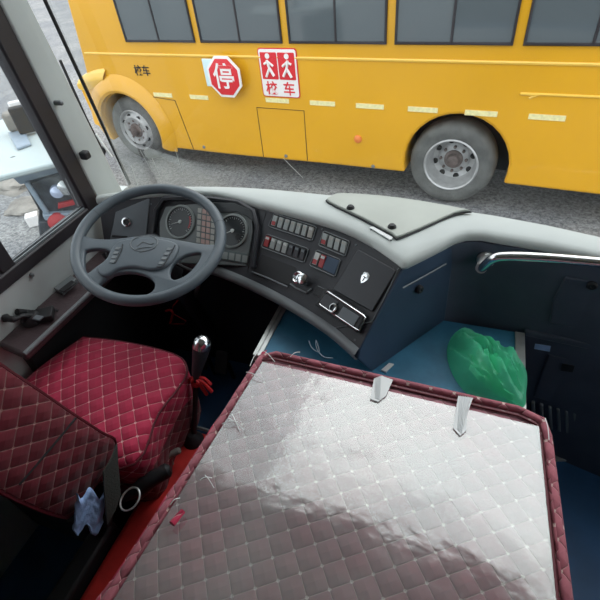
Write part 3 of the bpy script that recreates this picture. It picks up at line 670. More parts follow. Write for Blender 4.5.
bpr('upper_panel', [(565, 277), (625, 287), (620, 338), (549, 323), (553, 300)], 'bulk', .0, .006, .005)
bpr('ledge', [(524, 331), (640, 354), (640, 361), (524, 336)], 'bulk', .0, .012, .005)
bpr('lower_panel', [(548, 355), (640, 372), (640, 428), (532, 397)], 'bulk', .0, .008, .006)
bpr('label_plate', [(535, 344), (551, 346), (550, 352), (534, 349)], 'cloth', .0, .003, .001, 'small pale blue sticker')
bpr('grip_recess', [(562, 364), (575, 366), (573, 373), (560, 371)], 'black', .008, .003, .002)
lock(bh, bq(592, 285, .006), BN)
# vent grille: separate upright fins
bpr('grille_back', [(530, 402), (650, 430), (650, 458), (528, 426)], 'black', .0, .004, .002)
for k in range(14):
    x = 531 + k*8.4; y = 403.5 + k*1.95
    bpr('grille_fin', [(x, y), (x+3.4, y+.8), (x+4.8, y+23), (x+1.2, y+22)], 'wing', .004, .014, .003)
# floor of the step well at the right + dull mat
bm = nb_(); prism(bm, [atz(x, y, FZ+.004) for x, y in ((540, 440), (575, 447), (566, 462), (552, 462), (536, 452))], (0, 0, .01)); tag(obj('floor_mat', bm, 'trim', bevel=.004), 'small dull grey patch of mat on the blue floor by the vent grille', 'mat')

# ---- blue platform with aluminium edge strips ----
pf = thing('blue_platform', 'raised blue-topped platform with aluminium edge strips beside the dashboard', 'platform')
bm = nb_(); pp = [(-.53, .18), (.228, .18), (.228, 1.125), (.02, 1.13), (-.18, .845), (-.245, .80), (-.2, 1.1), (-.53, 1.1)]
pp = [(-.43, .02), (.228, .02), (.228, 1.085), (-.53, 1.085), (-.53, .83), (-.43, .83)]
prism(bm, [V((x, y, -1.082)) for x, y in pp], (0, 0, -.56)); obj('box', bm, 'bulk', pf, bevel=.004)
bm = nb_(); prism(bm, [V((x, y, -1.081)) for x, y in [(-.43, .02), (.226, .02), (.226, 1.126), (-.53, 1.126), (-.53, .83), (-.43, .83)]], (0, 0, .003)); obj('blue_top', bm, 'bluefloor', pf)
bm = nb_(); box(bm, (.222, .02, -1.079), (.250, 1.124, -1.073)); box(bm, (.245, .02, -1.105), (.250, 1.124, -1.075)); obj('edge_strip', bm, 'alu', pf, bevel=.001)
bm = nb_(); box(bm, (-.555, .825, -1.079), (-.525, 1.10, -1.073)); box(bm, (-.555, .825, -1.105), (-.550, 1.10, -1.075)); box(bm, (-.541, .825, -1.0735), (-.539, 1.10, -1.070)); obj('edge_strip', bm, 'alu', pf, bevel=.001)

# ---- handrail ----
hr = thing('handrail', 'polished steel grab rail fixed to the dark bulkhead at the right', 'rail')
ra = V((.088, 1.150, -.815)); rb = aty(481, 268, 1.09)
pts = cat([aty(485, 262, 1.13), aty(482, 268, 1.09), aty(492, 259.5, 1.07), aty(505, 256.5, 1.065), aty(540, 257.5, 1.06), aty(600, 262.5, 1.03), aty(660, 269, .99), aty(720, 275, .93)], 8)
bm = nb_(); tube(bm, pts, .0125, 16); obj('bar', bm, 'chrome', hr)
bm = nb_(); q = aty(486, 259, 1.155); tube(bm, [q, aty(481, 268.5, 1.088)], [.018, .0155], 16); lathe(bm, q, (0, -1, 0), [(.026, 0), (.026, .006), (.020, .010)], 20); obj('bracket', bm, 'alu', hr)

# ---- side console under the driver's window ----
sc_ = thing('side_console', 'dark plum console running along the wall under the driver\'s window', 'console')
bm = nb_(); prism(bm, [V((WX+.002, .565, -.945)), V((-1.185, .555, -.955)), V((-1.175, .80, -.955)), V((-1.17, 1.09, -.955)), V((WX+.002, 1.09, -.945))], (0, 0, -.035)); obj('top', bm, 'plum', sc_, bevel=.010)
bm = nb_(); tube(bm, [V((-1.188, .56, -.960)), V((-1.178, .80, -.960)), V((-1.172, 1.08, -.960))], .008, 8); obj('edge_bead', bm, 'trim', sc_)
bm = nb_(); box(bm, (WX+.002, .60, FZ), (-1.252, 1.20, -.992)); obj('side_skirt', bm, 'black', sc_)
def zp(name, pix, z, th, mt, par, bev=.002, lab=None):
    bm = nb_(); prism(bm, [atz(x, y, z) for x, y in pix], (0, 0, th)); return obj(name, bm, mt, par, lab, bevel=bev)
zp('slot', [(37, 306), (59, 310.5), (58, 312), (36, 308)], -.953, .003, 'black', sc_, .0005)
sp = thing('switch_pod', 'black switch pod with silver edged buttons on the plum console near the steering wheel', 'switch')
zp('pod_base', [(56, 292), (73, 279), (79, 283), (64, 296)], -.952, .02, 'trim', sp)
zp('pod_button', [(59, 291), (72, 281), (77, 283), (64, 293)], -.932, .005, 'black', sp)
tag(zp('paper_slip', [(43, 295), (53, 291), (57, 290), (53, 294.5), (49, 296)], -.951, .002, 'whitemark', None, .0003), 'small pale paper slip lying left of the switch pod', 'paper')
zp('toggle', [(53, 285), (60, 280), (64, 282), (57, 287)], -.948, .014, 'black', sp)
# brake valve with its lever
bv = thing('hand_brake_valve', 'black hand brake valve with small lever on the near end of the console', 'lever')
q = atz(33, 321, -.95)
bm = nb_(); lathe(bm, q, (0, 0, 1), [(.034, 0), (.034, .012), (.028, .022), (.022, .030), (.001, .032)], 24, cap=False); obox(bm, q+V((.02, .015, .012)), V((.8,.6,0)), V((-.6,.8,0)), V((0,0,1)), .09, .055, .022); obj('valve_body', bm, 'black', bv, bevel=.003)
bm = nb_(); a = atz(32, 316, -.925); b_ = atz(14, 319.5, -.90); c_ = atz(4, 317.5, -.895); tube(bm, cat([a, a.lerp(b_, .5)+V((0,0,.006)), b_, c_], 4), [.009]*5+[.007]*3+[.010]*3+[.014, .011], 12); obj('valve_lever', bm, 'black', bv)
bm = nb_(); tube(bm, [atz(29, 312, -.93), atz(17, 312, -.90)], [.008, .011], 10); obj('side_knob', bm, 'black', bv)
bm = nb_(); c_ = atz(38, 318, -.915); obox(bm, c_, V((1,0,0)), V((0,1,0)), V((0,0,1)), .03, .02, .006); obj('valve_plate', bm, 'wing', bv, bevel=.002)

# ---- steering wheel ----
SC = V((-.94, .975, -.786)); th_, ph_ = .306, .657
sn = V((math.sin(th_)*math.sin(ph_), -math.sin(th_)*math.cos(ph_), math.cos(th_)))
s1 = V((1, 0, 0)); s1 = (s1 - sn*s1.dot(sn)).normalized(); s2 = sn.cross(s1)
def sw(x, y, o=0):
    p_ = at(x, y, SC+sn*o, sn) - SC; return (p_.dot(s1), p_.dot(s2))
def swp(x, y, o=0): return at(x, y, SC+sn*o, sn)
stw = thing('steering_wheel', 'large grey four-spoke steering wheel in front of the gauges', 'steering wheel')
RR = .2330
bm = nb_(); tube(bm, [SC + (s1*math.cos(a) + s2*math.sin(a))*RR for a in [2*math.pi*i/96 for i in range(96)]], .0175, 16, closed=True); obj('rim', bm, 'steer', stw)
def z3(l): return [(60+x/3, 170+y/3) for x, y in l]
def c2(l, k=5): return [(p_.x, p_.y) for p_ in cat([(*sw(x, y), 0) for x, y in l], k, True)]
topedge = z3([(78, 205), (105, 212), (150, 214), (200, 209), (250, 204), (310, 208), (370, 219), (425, 228), (478, 230)])
te = [V((*sw(x, y), 0)) for x, y in topedge]; te = cat(te, 4)
a1 = math.atan2(te[-1].y, te[-1].x); a0 = math.atan2(te[0].y, te[0].x)
if a0 > 0 and a1 < a0: pass
if a0 < a1: a0 += 2*math.pi
sweep = (a0 - 2*math.pi) - a1          # clockwise, along the near side of the rim
if sweep > 0: sweep -= 2*math.pi
rimarc = [(RR*math.cos(a1 + sweep*i/48), RR*math.sin(a1 + sweep*i/48)) for i in range(49)]
outl = [(p_.x, p_.y) for p_ in te if p_.length < RR] + rimarc
holeL = [(83, 255), (86, 250), (97, 248), (109, 249), (113, 254), (110, 261), (101, 266), (92, 273), (86, 276), (83, 268)]
holeB = z3([(108, 355), (120, 335), (150, 315), (185, 305), (225, 304), (265, 315), (288, 335), (289, 358), (270, 376), (230, 386), (180, 388), (130, 382), (112, 370)])
holeR = z3([(325, 308), (338, 278), (370, 256), (405, 247), (426, 248), (428, 262), (412, 290), (385, 318), (350, 335), (330, 330)])
bm = plate([outl, c2(holeL), c2(holeB), c2(holeR)], SC - sn*.004, s1, s2, sn, .010, .006, 3); obj('spokes', bm, 'steer', stw, angle=50)
pad = z3([(172, 235), (200, 222), (250, 216), (305, 220), (345, 232), (348, 250), (325, 285), (285, 300), (225, 292), (175, 300), (140, 318), (125, 300), (150, 275)])
bm = plate([c2(pad)], SC + sn*.004, s1, s2, sn, .012, .009, 4); hp_ = obj('horn_pad', bm, 'steer', stw, angle=60)
ell = [sw(145.5 + 13.5*math.cos(a), 246.5 + 7.6*math.sin(a) - 1.2*math.cos(a)) for a in [2*math.pi*i/28 for i in range(28)]]
bm = nb_(); tube(bm, [SC + s1*x + s2*y + sn*.0165 for x, y in ell], .0018, 6, closed=True)
tube(bm, cat([swp(137, 246, .0165), swp(143, 242, .0165), swp(150, 244, .0165), swp(154, 243, .0165)], 4), .0018, 6); tube(bm, [swp(136, 249, .0165), swp(147, 247, .0165), swp(155, 248, .0165)], .0018, 6); tube(bm, [swp(140, 252, .0165), swp(148, 250.5, .0165)], .0016, 6)
obj('oval_emblem', bm, 'trim', stw)
for l in ([(188, 222), (185, 240), (175, 262), (166, 279), (158, 280), (152, 276)], [(345, 225), (338, 240), (325, 262), (312, 285), (302, 291), (290, 290)]):
    bm = nb_(); tube(bm, [swp(*q, .0165) for q in z3(l)], .0016, 6); obj('button_groove', bm, 'black', stw)
for k in range(4):
    for base, d_ in (((170, 232), (-5.5, 13)), ((324, 234), (-8, 14))):
        x = base[0] + d_[0]*k; y = base[1] + d_[1]*k
        bm = nb_(); prism(bm, [swp(*q, .0155) for q in z3([(x, y), (x+13, y+1), (x+8, y+9), (x-5, y+8)])], sn*.003); obj('wheel_button', bm, 'trim', stw, bevel=.0008)
for l in ([(122, 300), (140, 320)], [(288, 325), (328, 315)], [(400, 240), (404, 222)], [(458, 236), (484, 236)]):
    pass
for ang in (12, 168, -20, 200, 35):
    a = math.radians(ang); bm = nb_(); c_ = SC + (s1*math.cos(a)+s2*math.sin(a))*RR; tg = (-s1*math.sin(a)+s2*math.cos(a))
    if ang in (35, 168): lathe(bm, c_, tg, [(.0180, -.0008), (.0180, .0008)], 20); obj('rim_seam', bm, 'steerdark', stw)
bm = nb_(); lathe(bm, SC - sn*.045 - s2*.02, sn, [(.05, 0), (.055, .02), (.05, .038)], 28); obj('hub', bm, 'steerdark', stw)
# steering column + stalks
col = thing('steering_column', 'dark steering column with stalk running down below the wheel', 'steering column')
foot = aty(212, 335, 1.16); top_ = SC - sn*.058
bm = nb_(); tube(bm, [top_, top_.lerp(foot, .2), top_.lerp(foot, .22), foot], [.06, .055, .032, .028], 18); obj('tube', bm, 'black', col)
bm = nb_(); a = top_ - sn*.03 + V((.03, 0, 0)); tube(bm, cat([a, swp(195, 272, -.09), swp(203, 266, -.07), swp(210, 262, -.06)], 4), .006, 8); obj('stalk', bm, 'black', col)
bm = nb_(); a = top_ - sn*.03 + V((-.03, 0, 0)); tube(bm, cat([a, swp(112, 260, -.08), swp(104, 253, -.06)], 4), [.006]*6+[.008, .009, .009], 8); obj('stalk', bm, 'black', col)
bm = nb_(); a = aty(199, 281, 1.12); tube(bm, [aty(200, 279, 1.10), aty(197, 290, 1.10), aty(194, 299, 1.11)], [.010, .008, .006], 10); lv = tag(obj('column_lever', bm, 'trim', col), '', ''); del lv['label']; del lv['category']
# faint grey duct down in the footwell
bm = nb_(); tube(bm, cat([aty(132, 290, 1.13), aty(120, 297, 1.12), aty(108, 307, 1.12), aty(96, 318, 1.12)], 5), .008, 8); tag(obj('cable', bm, 'wing'), 'grey cable in the dark footwell seen below the steering wheel', 'cable')
# small red hanging cord with tassel under the column
bm = nb_(); P_ = lambda x, y: aty(x, y, 1.08)
tube(bm, cat([P_(166, 311), P_(170, 310), P_(173, 313), P_(172, 318), P_(170, 323)], 4), .005, 6); tube(bm, [P_(172, 313), P_(186, 321), P_(184, 324), P_(169, 324)], .0018, 5, closed=True); tube(bm, [P_(172, 313), P_(173, 306), P_(182, 296)], .0018, 5)
tag(obj('red_charm', bm, 'ribbon'), 'small red knotted cord hanging below the steering column', 'charm')

# ---- pedals ----
for k, (x, y) in enumerate(((160, 330), (185, 328))):
    bm = nb_(); q = V(((-.98, -.88)[k], 1.06, -1.48)); obox(bm, q, V((1,0,0)), V((0,.6,.8)), V((0,-.8,.6)), .06, .10, .012); tube(bm, [q, q+V((0, .04, -.06)), V((q.x, q.y+.05, FZ+.001))], .010, 8)
    tag(obj('pedal', bm, 'black', bevel=.003), ('left one of two black pedals in the dark footwell', 'right one of two black pedals in the dark footwell')[k], 'pedal', 'pedals in the footwell')

# =====================================================================
# SEATS
# =====================================================================
def pillow(rows_pts, th, name, mt, par, lab=None, sub=2):
    pass
def slab(bm, corners, th, nrm, n1=10, n2=10, puff=.012, rnd=.03, flare=0):
    """rounded cushion slab from 4 top corners (a,b,c,d) with thickness th below"""
    a, b_, c_, d_ = [V(q) for q in corners]; nrm = V(nrm).normalized(); us = [0, .015, .05, .12] + [.12+.76*i/n1 for i in range(1, n1)] + [.88, .95, .985, 1]
    def prof_(u):
        m_ = min(u, 1-u); return 0 if m_ > .12 else 1
    rows_ = []
    L1 = (b_-a).length; L2 = (d_-a).length
    top = []; bot = []
    for v in us:
        rt_, rb_ = [], []
        for u in us:
            p_ = a.lerp(b_, u).lerp(d_.lerp(c_, u), v)
            mu = min(u, 1-u)*L1; mv = min(v, 1-v)*L2
            def drop(m_): return 0 if m_ >= rnd else rnd - math.sqrt(max(0, rnd*rnd-(rnd-m_)**2))
            dz = max(drop(mu), drop(mv)); pf_ = puff*math.sin(math.pi*u)**.5*math.sin(math.pi*v)**.5 if 0 < u < 1 and 0 < v < 1 else 0
            rt_.append(p_ - nrm*min(dz, th*.5) + nrm*pf_); rb_.append(p_ - nrm*(th - min(dz, th*.45)))
        top.append(rt_); bot.append(rb_)
    A = loft(bm, top); B_ = loft(bm, bot)
    n_ = len(us)
    for i in range(n_-1):
        bm.faces.new((A[0][i], A[0][i+1], B_[0][i+1], B_[0][i])); bm.faces.new((A[-1][i], A[-1][i+1], B_[-1][i+1], B_[-1][i]))
        bm.faces.new((A[i][0], A[i+1][0], B_[i+1][0], B_[i][0])); bm.faces.new((A[i][-1], A[i+1][-1], B_[i+1][-1], B_[i][-1]))
    return top
# ---- driver's seat ----
ds = thing('driver_seat', 'burgundy diamond-quilted driver\'s seat in front of the steering wheel', 'seat')
zc = -1.07
cc = [atz(24, 371, zc), atz(78, 335, zc), atz(190, 352, zc), atz(194, 372, zc)]
cor = [V((-1.285, .40, zc-.03)), V((-.795, .40, zc-.03)), V((-.805, .80, zc)), V((-1.275, .80, zc))]
# top of cushion outline by rows (rear -> front)
bm = nb_()
outline = [V((-1.262, .38, 0)), V((-1.25, .56, 0)), V((-1.195, .735, 0)), V((-1.165, .758, 0)), V((-.98, .775, 0)), V((-.82, .768, 0)), V((-.755, .738, 0)), V((-.730, .68, 0)), V((-.742, .55, 0)), V((-.765, .38, 0))]
ol = cat(outline, 5, True); cen = V((-.98, .56, 0)); rows_ = []
def zt(p_): return zc - .03*max(0, (.58-p_.y)/.22) + .0
for f_, dz in ((.0, .012), (.35, .011), (.65, .008), (.85, .003), (.95, -.004), (.985, -.012), (1.0, -.024), (1.0, -.06), (.985, -.11), (.96, -.16)):
    rows_.append([V((cen.x+(p_.x-cen.x)*max(f_, .001), cen.y+(p_.y-cen.y)*max(f_, .001), 0)) for p_ in ol + [ol[0]]])
    rows_[-1] = [V((q.x, q.y, zt(q)+dz)) for q in rows_[-1]]
loft(bm, rows_); bmesh.ops.remove_doubles(bm, verts=bm.verts[:], dist=1e-4); obj('cushion', bm, 'burg', ds, uv=True, angle=60, rot=51)
bm = nb_(); tube(bm, [V((cen.x+(p_.x-cen.x)*.999, cen.y+(p_.y-cen.y)*.999, zt(p_)-.016)) for p_ in ol], .0035, 6, closed=True); obj('piping', bm, 'piping', ds)
# hanging valance of the cushion cover
bm = nb_(); rows_ = []
for f_, z_ in ((.975, -.10), (.985, -.14), (.98, -.20), (.96, -.25)):
    rows_.append([V((cen.x+(p_.x-cen.x)*(f_+.012*math.sin(i*.9)), cen.y+(p_.y-cen.y)*(f_+.01*math.sin(i*1.3)), zt(p_)+z_)) for i, p_ in enumerate(ol + [ol[0]])])
loft(bm, rows_); obj('valance', bm, 'burgshade', ds, uv=True, angle=80)
# backrest: side seen from the right
SX = -.834
side = [(.423, -1.06), (.407, -.98), (.374, -.84), (.350, -.73), (.322, -.606), (.295, -.47), (.27, -.34), (.24, -.29), (.19, -.28), (.14, -.32), (.13, -.47), (.155, -.70), (.178, -.89), (.210, -1.045), (.235, -1.08), (.337, -1.09)]
sd = cat([(0, y, z) for y, z in side], 4, True)
bm = nb_(); rows_ = []
cy, cz = .26, -.70
for X_, f_ in ((-1.25, .0005), (-1.25, .90), (-1.235, .97), (-1.20, 1.0), (-.806, 1.0), (-.792, .99), (-.783, .965), (-.779, .93), (-.776, .5), (-.775, .0005)):
    rows_.append([V((X_, cy+(p_.y-cy)*f_ if f_ > .6 else cy+(p_.y-cy)*f_, cz+(p_.z-cz)*(1-(1-f_)*.5 if f_ > .8 else f_))) for p_ in sd + [sd[0]]])
loft(bm, rows_); obj('backrest', bm, 'burgshade', ds, uv=True, angle=60)
bm = nb_(); tube(bm, [V((-.785, cy+(p_.y-cy)*.985, cz+(p_.z-cz)*.99)) for p_ in sd], .0045, 6, closed=True); obj('piping', bm, 'piping', ds)
bm = nb_(); tube(bm, [V((-.777, .372, -.862)), V((-.7745, .30, -.858)), V((-.777, .200, -.855))], .003, 6); obj('seam', bm, 'black', ds)
bm = nb_(); box(bm, (-1.16, .25, -1.45), (-.86, .70, -1.26)); obj('seat_frame', bm, 'black', ds, bevel=.01)
bm = nb_(); box(bm, (-1.12, .30, FZ), (-.92, .64, -1.44)); obj('pedestal', bm, 'black', ds, bevel=.01)

# ---- red box between the seats (under the gear lever) ----
RZ = -1.33
bm = nb_(); prism(bm, [V((-.80, -.5, RZ)), V((-.56, -.5, RZ)), V((-.56, .655, RZ)), V((-.74, .655, RZ)), V((-.80, .60, RZ))], (0, 0, -(RZ-FZ)*1)); 
for v in bm.verts: v.co.z = max(v.co.z, FZ) if v.co.z < RZ-.01 else v.co.z
rbx = tag(obj('engine_cover', bm, 'redbox', bevel=.02, seg=3), 'glossy red low box between the driver\'s seat and the quilted seat', 'engine cover')
bm = nb_(); tube(bm, [V((-.805, .668, RZ-.015)), V((-.74, .668, RZ-.01)), V((-.57, .668, RZ-.01))], .006, 6); tag(obj('edge_trim', bm, 'trim'), 'pale metal edging along the front of the red box', 'trim')
# gear lever
gl_ = thing('gear_lever', 'gear lever with long dark knob and silver tip standing on the red box', 'gear lever')
kt = V((-.684, .772, -.985)); kb = V((-.70, .715, -1.075)); base = V((-.728, .615, RZ+.0))
dk = (kt-kb).normalized()
bm = nb_(); lathe(bm, kb, dk, [(.013, -.015), (.016, 0), (.020, .03), (.025, .06), (.0275, .078)], 20); obj('knob', bm, 'darkpanel', gl_)
bm = nb_(); lathe(bm, kb, dk, [(.028, .078), (.0295, .090), (.0285, .103), (.022, .115), (.011, .122), (.001, .124)], 24); obj('knob_cap', bm, 'chrome', gl_)
bm = nb_(); tube(bm, [kb - dk*.01, kb.lerp(base, .5), base], [.0095, .0085, .010], 12); obj('rod', bm, 'black', gl_)
bm = nb_(); lathe(bm, base, (0, 0, 1), [(.035, .0), (.030, .012), (.016, .03), (.011, .035)], 20); obj('boot', bm, 'black', gl_)
bm = nb_(); rc = kb.lerp(base, .12)
for k in range(3): tube(bm, [rc + V((.013*math.cos(a), .013*math.sin(a), -.006*k+.003*math.sin(a))) for a in [2*math.pi*i/14 for i in range(14)]], .0045, 6, closed=True)
for k, (dx, dy, dz) in enumerate(((.05, -.005, -.035), (.042, .01, -.02), (-.015, -.01, -.055), (.03, -.01, -.05), (-.03, .0, -.012))):
    tube(bm, cat([rc, rc + V((dx*.5, dy, .008)), rc + V((dx, dy, dz))], 4), [.004]*3+[.005]*3+[.006]*3, 6)
tag(obj('red_ribbon', bm, 'ribbon'), 'red ribbon knotted around the gear lever rod', 'ribbon')

# ---- quilted seat in the foreground with a taped clear sheet ----
fs = thing('passenger_seat', 'mauve diamond-quilted seat pad under a taped clear plastic sheet, in front of the blue platform', 'seat')
tl = math.radians(8.4); sl_n = V((0, math.sin(tl), math.cos(tl)))
def sz(x, y, o=0): return V((x, y, -.86 + (.68-y)*math.tan(tl))) + sl_n*o
X0, X1, Y0, Y1 = -.425, .243, -.12, .685
bm = nb_(); slab(bm, [sz(X0, Y0), sz(X1, Y0), sz(X1-.004, Y1-.018), sz(X0+.004, Y1)], .085, sl_n, 8, 10, .003, .022); pad_ = obj('pad', bm, 'mauve', fs, uv=True, angle=70, rot=54)
bm = nb_(); edge = [sz(X0+.008, Y0+.01), sz(X0+.010, Y1-.030), sz(X0+.04, Y1-.010), sz(X1-.06, Y1-.026), sz(X1-.014, Y1-.045), sz(X1-.008, Y1-.08), sz(X1-.006, Y0+.01)]
tube(bm, edge, .009, 10); o_ = obj('rolled_border', bm, 'mauveborder', fs, uv=True, angle=80)
bm = nb_(); tube(bm, [sz(X0+.012, Y1-.045, .004), sz(X0+.05, Y1-.032, .004), sz(X1-.06, Y1-.048, .004), sz(X1-.026, Y1-.062, .004), sz(X1-.022, Y1-.1, .004), sz(X1-.020, Y0, .004)], .0028, 6); obj('piping', bm, 'piping', fs)
# hanging cover along the left side, flaring out and creased
bm = nb_(); rows_ = []
for i in range(40):
    v = i/39; y = Y0 + (Y1-Y0)*v; fl = (.004 + .050*(1-v)**.8) + .006*math.sin(v*31)+.004*math.sin(v*57)
    rows_.append([sz(X0+.012, y, .001), sz(X0-.004-fl*.15, y, -.010), sz(X0-.006-fl*.6, y, -.05), sz(X0-.008-fl, y, -.12), sz(X0-.004-fl*.9, y, -.19)])
loft(bm, rows_); obj('hanging_cover', bm, 'burg', fs, 'darker red quilted cover hanging down the left side', uv=True, angle=80)
# the clear sheet, gently rippled
bm = nb_(); rows_ = []
NX, NY = 60, 64
for j in range(NY+1):
    v = j/NY; row = []
    for i in range(NX+1):
        u = i/NX; x = X0+.022 + (X1-X0-.046)*u; y = Y0 + (Y1-.052-Y0 - .016*u)*v
        h_ = .0075 + .0012*noise.noise(V((x*7, y*7, 0))) + .0003*noise.noise(V((x*22, y*22, 3))) 
        row.append(sz(x, y, h_))
    rows_.append(row)
loft(bm, rows_); obj('clear_sheet', bm, 'sheet', fs, 'clear dusty plastic sheet', angle=180)
def spx(x, y, o=.012): return at(x, y, sz(0, .68, o), sl_n)
for k, l in enumerate(([(374, 379), (382, 376), (393, 380), (386, 396), (378, 402), (370, 399)], [(458, 396), (473, 398), (467, 415), (466, 431), (460, 436), (453, 428)])):
    bm = nb_(); a = [spx(x, y, .0098) for x, y in l]; prism(bm, a, sl_n*.0008)
    for q in range(5):
        s_ = .15+.17*q; p0 = a[0].lerp(a[1], s_); p1 = a[-1].lerp(a[-2], s_).lerp(a[3], .3)
        tube(bm, cat([p0 + sl_n*.002, p0.lerp(p1, .5) + sl_n*(.0025+.001*(q % 2)), p1 + sl_n*.001], 4), .0009, 5)
    obj('clear_tape', bm, 'tape', fs)
# threads and creases at the torn corners
for (a, b_) in (((228, 418), (244, 430)), ((232, 414), (240, 432)), ((222, 424), (238, 422)), ((258, 352), (250, 366)), ((262, 350), (275, 362)), ((205, 475), (214, 488)), ((200, 480), (212, 478)), ((246, 372), (262, 380)), ((170, 505), (180, 498)), ((300, 352), (290, 357)), ((545, 418), (549, 440))):
    p0, p1 = spx(*a), spx(*b_); bm = nb_(); tube(bm, cat([p0, p0.lerp(p1, .5) + sl_n*.006, p1], 4), .0009, 5); obj('loose_thread', bm, 'white', fs)
bm = nb_(); q0, q1 = spx(172, 524, .02), spx(183, 511, .02); tube(bm, [q0, q1], [.006, .005], 8); obj('edge_tie', bm, 'burg', fs, uv=True)
bm = nb_(); box(bm, (-.38, -.08, -1.078), (.18, .60, -1.02)); obj('seat_base', bm, 'black', fs, bevel=.01)
bm = nb_(); slab(bm, [V((-.40, -.10, -.93)), V((.21, -.10, -.93)), V((.21, .60, -.955)), V((-.40, .60, -.955))], .075, (0, 0, 1), 8, 8, .003, .02); obj('cushion', bm, 'burgshade', fs, uv=True, angle=70)

# ---- levers, belt and cloth low between the seats ----
bl = thing('seat_adjust_lever', 'black padded lever beside the driver\'s seat over the red box', 'lever')
a = atz(141, 487, -1.20); b_ = atz(157, 476, -1.19); c_ = atz(168, 470, -1.185)
bm = nb_(); tube(bm, [a - V((.07, .04, .05)), a, b_, c_, c_ + (c_-b_).normalized()*.008], [.010, .022, .023, .021, .012], 14); obj('grip', bm, 'black', bl)
bm = nb_(); a = atz(168, 456, -1.28); b_ = atz(179, 450.5, -1.27); tube(bm, [a, b_, b_ + (b_-a).normalized()*.004], [.011, .011, .007], 12); tube(bm, [V((a.x, a.y, RZ)), a], .006, 8)
tag(obj('release_knob', bm, 'stone'), 'small pale grey stub knob on top of the red box', 'knob')
bl2 = thing('seat_belt', 'grey-green seat belt strap with a metal ring beside the driver\'s seat', 'seat belt')
bm = nb_(); sp_ = [V((-.755, .37, -1.03)), V((-.750, .345, -1.065)), V((-.742, .315, -1.11)), V((-.738, .29, -1.15))]
rows_ = [[p_ + V((0, -.035, -.01)), p_ + V((.004, 0, .0)), p_ + V((0, .035, .01))] for p_ in sp_]; solid_loft(bm, rows_, (.004, 0, 0)); obj('strap', bm, 'strap', bl2)
c_ = atz(130, 499, -1.16); bm = nb_(); u_ = V((1, .1, .25)).normalized(); w_ = V((-.1, 1, .2)).normalized(); tube(bm, [c_ + (u_*math.cos(a)+w_*math.sin(a))*.030 for a in [2*math.pi*i/32 for i in range(32)]], .0026, 8, closed=True); obj('ring', bm, 'alu', bl2)
bm = nb_(); q = atz(112, 500, -1.22); tube(bm, cat([V((-.75, .345, -1.07)), q + V((0, .03, .02)), q, q + V((0, -.05, -.05))], 4), .012, 8); obj('belt_stalk', bm, 'black', bl2)
bm = nb_(); rows_ = []
for i in range(14):
    row = []
    for j in range(12):
        p_ = atx(74 + 28*i/13 + 5*(j/11), 530 - 36*j/11 + 6*math.sin(i*.8), -.755); p_.x += .007*noise.noise(V((i*.5, j*.6, 0))); row.append(p_)
    rows_.append(row)
solid_loft(bm, rows_, (-.006, 0, 0)); tag(obj('blue_cloth', bm, 'cloth', angle=80), 'crumpled light blue cloth tucked low beside the driver\'s backrest', 'cloth')
bm = nb_(); box(bm, (-.865, .0, -1.45), (-.805, .30, -1.30)); tag(obj('seat_rail_box', bm, 'black', bevel=.01), 'black box low beside the driver\'s seat under the blue cloth', 'box')

# ---- green plastic bag ----
zb_ = -1.078
hull = [(452, 334), (462, 329), (472, 334), (490, 345), (505, 352), (520, 362), (527, 372), (526, 390), (524, 404), (508, 403), (490, 400), (472, 394), (458, 380), (449, 362), (447, 345)]
hw = [atz(x, y+4, zb_) for x, y in hull]; hc = V(sum(hw, V())/len(hw)); hs = cat(hw, 9, True); nh_ = len(hs)
bm = nb_(); rows_ = []; R_ = 40
for j in range(R_+1):
    f_ = j/R_; row = []
    for i in range(nh_+1):
        p_ = hs[i % nh_]; d_ = (p_-hc); q = hc + d_*(f_ if j else 0.001)
        hgt = .095*(1-f_**2.2)**.6 if f_ < 1 else 0
        al = q.x*.70-q.y*.71; pe = q.x*.71+q.y*.70; wb = noise.noise(V((al*9, pe*9, 7)))*.03; w1 = noise.noise(V((q.x*13, q.y*13, 1)))*.035; an = abs(noise.noise(V((al*7, (pe+wb)*34, 5))))*.085; an2 = abs(noise.noise(V((al*22, (pe+wb)*70, 9))))*.030
        row.append(V((q.x, q.y, zb_ + max(.001, hgt + (w1 - an - an2 + .012)*(1-f_**6)))))
    rows_.append(row)
loft(bm, rows_); bmesh.ops.remove_doubles(bm, verts=bm.verts[:], dist=2e-4)
gb = thing('plastic_bag', 'crumpled translucent green plastic bag lying on the blue platform', 'bag')
obj('bag_body', bm, 'bag', gb, angle=50, recalc=True)
bm = nb_(); rows_ = []
for i in range(24):
    u = i/23; row = []
    for j in range(7):
        v = j/6; x = 468 + 46*u + 3*math.sin(v*3+u*5); y = 362 + 36*u + (v-.5)*(16-8*u); q = atz(x, y, zb_+.075-.04*u); q.z += .014*math.sin(v*9+u*3) + .008*noise.noise(V((i*.5, j*.9, 2))); row.append(q)
    rows_.append(row)
loft(bm, rows_); obj('twisted_handle', bm, 'bag', gb, angle=40)

# ---- thin teal wire on the platform near the dash ----
bm = nb_(); w_ = lambda x, y: atz(x, y, -1.0)
tube(bm, cat([w_(309, 341), w_(312, 348), w_(319, 352), w_(318, 345), w_(316, 340), w_(317, 349), w_(324, 357), w_(333, 358)], 5), .0014, 6); tag(obj('thin_wire', bm, 'trikeblue'), 'thin curled teal wire behind the far edge of the quilted seat', 'wire')
# white plastic offcut
bm = nb_(); prism(bm, [atz(x, y, -1.077) for x, y in ((381, 371), (389, 364), (394, 365), (386, 373))], (0, 0, .006)); tag(obj('white_scrap', bm, 'white', bevel=.001), 'small white plastic scrap on the blue platform by the seat edge', 'scrap')

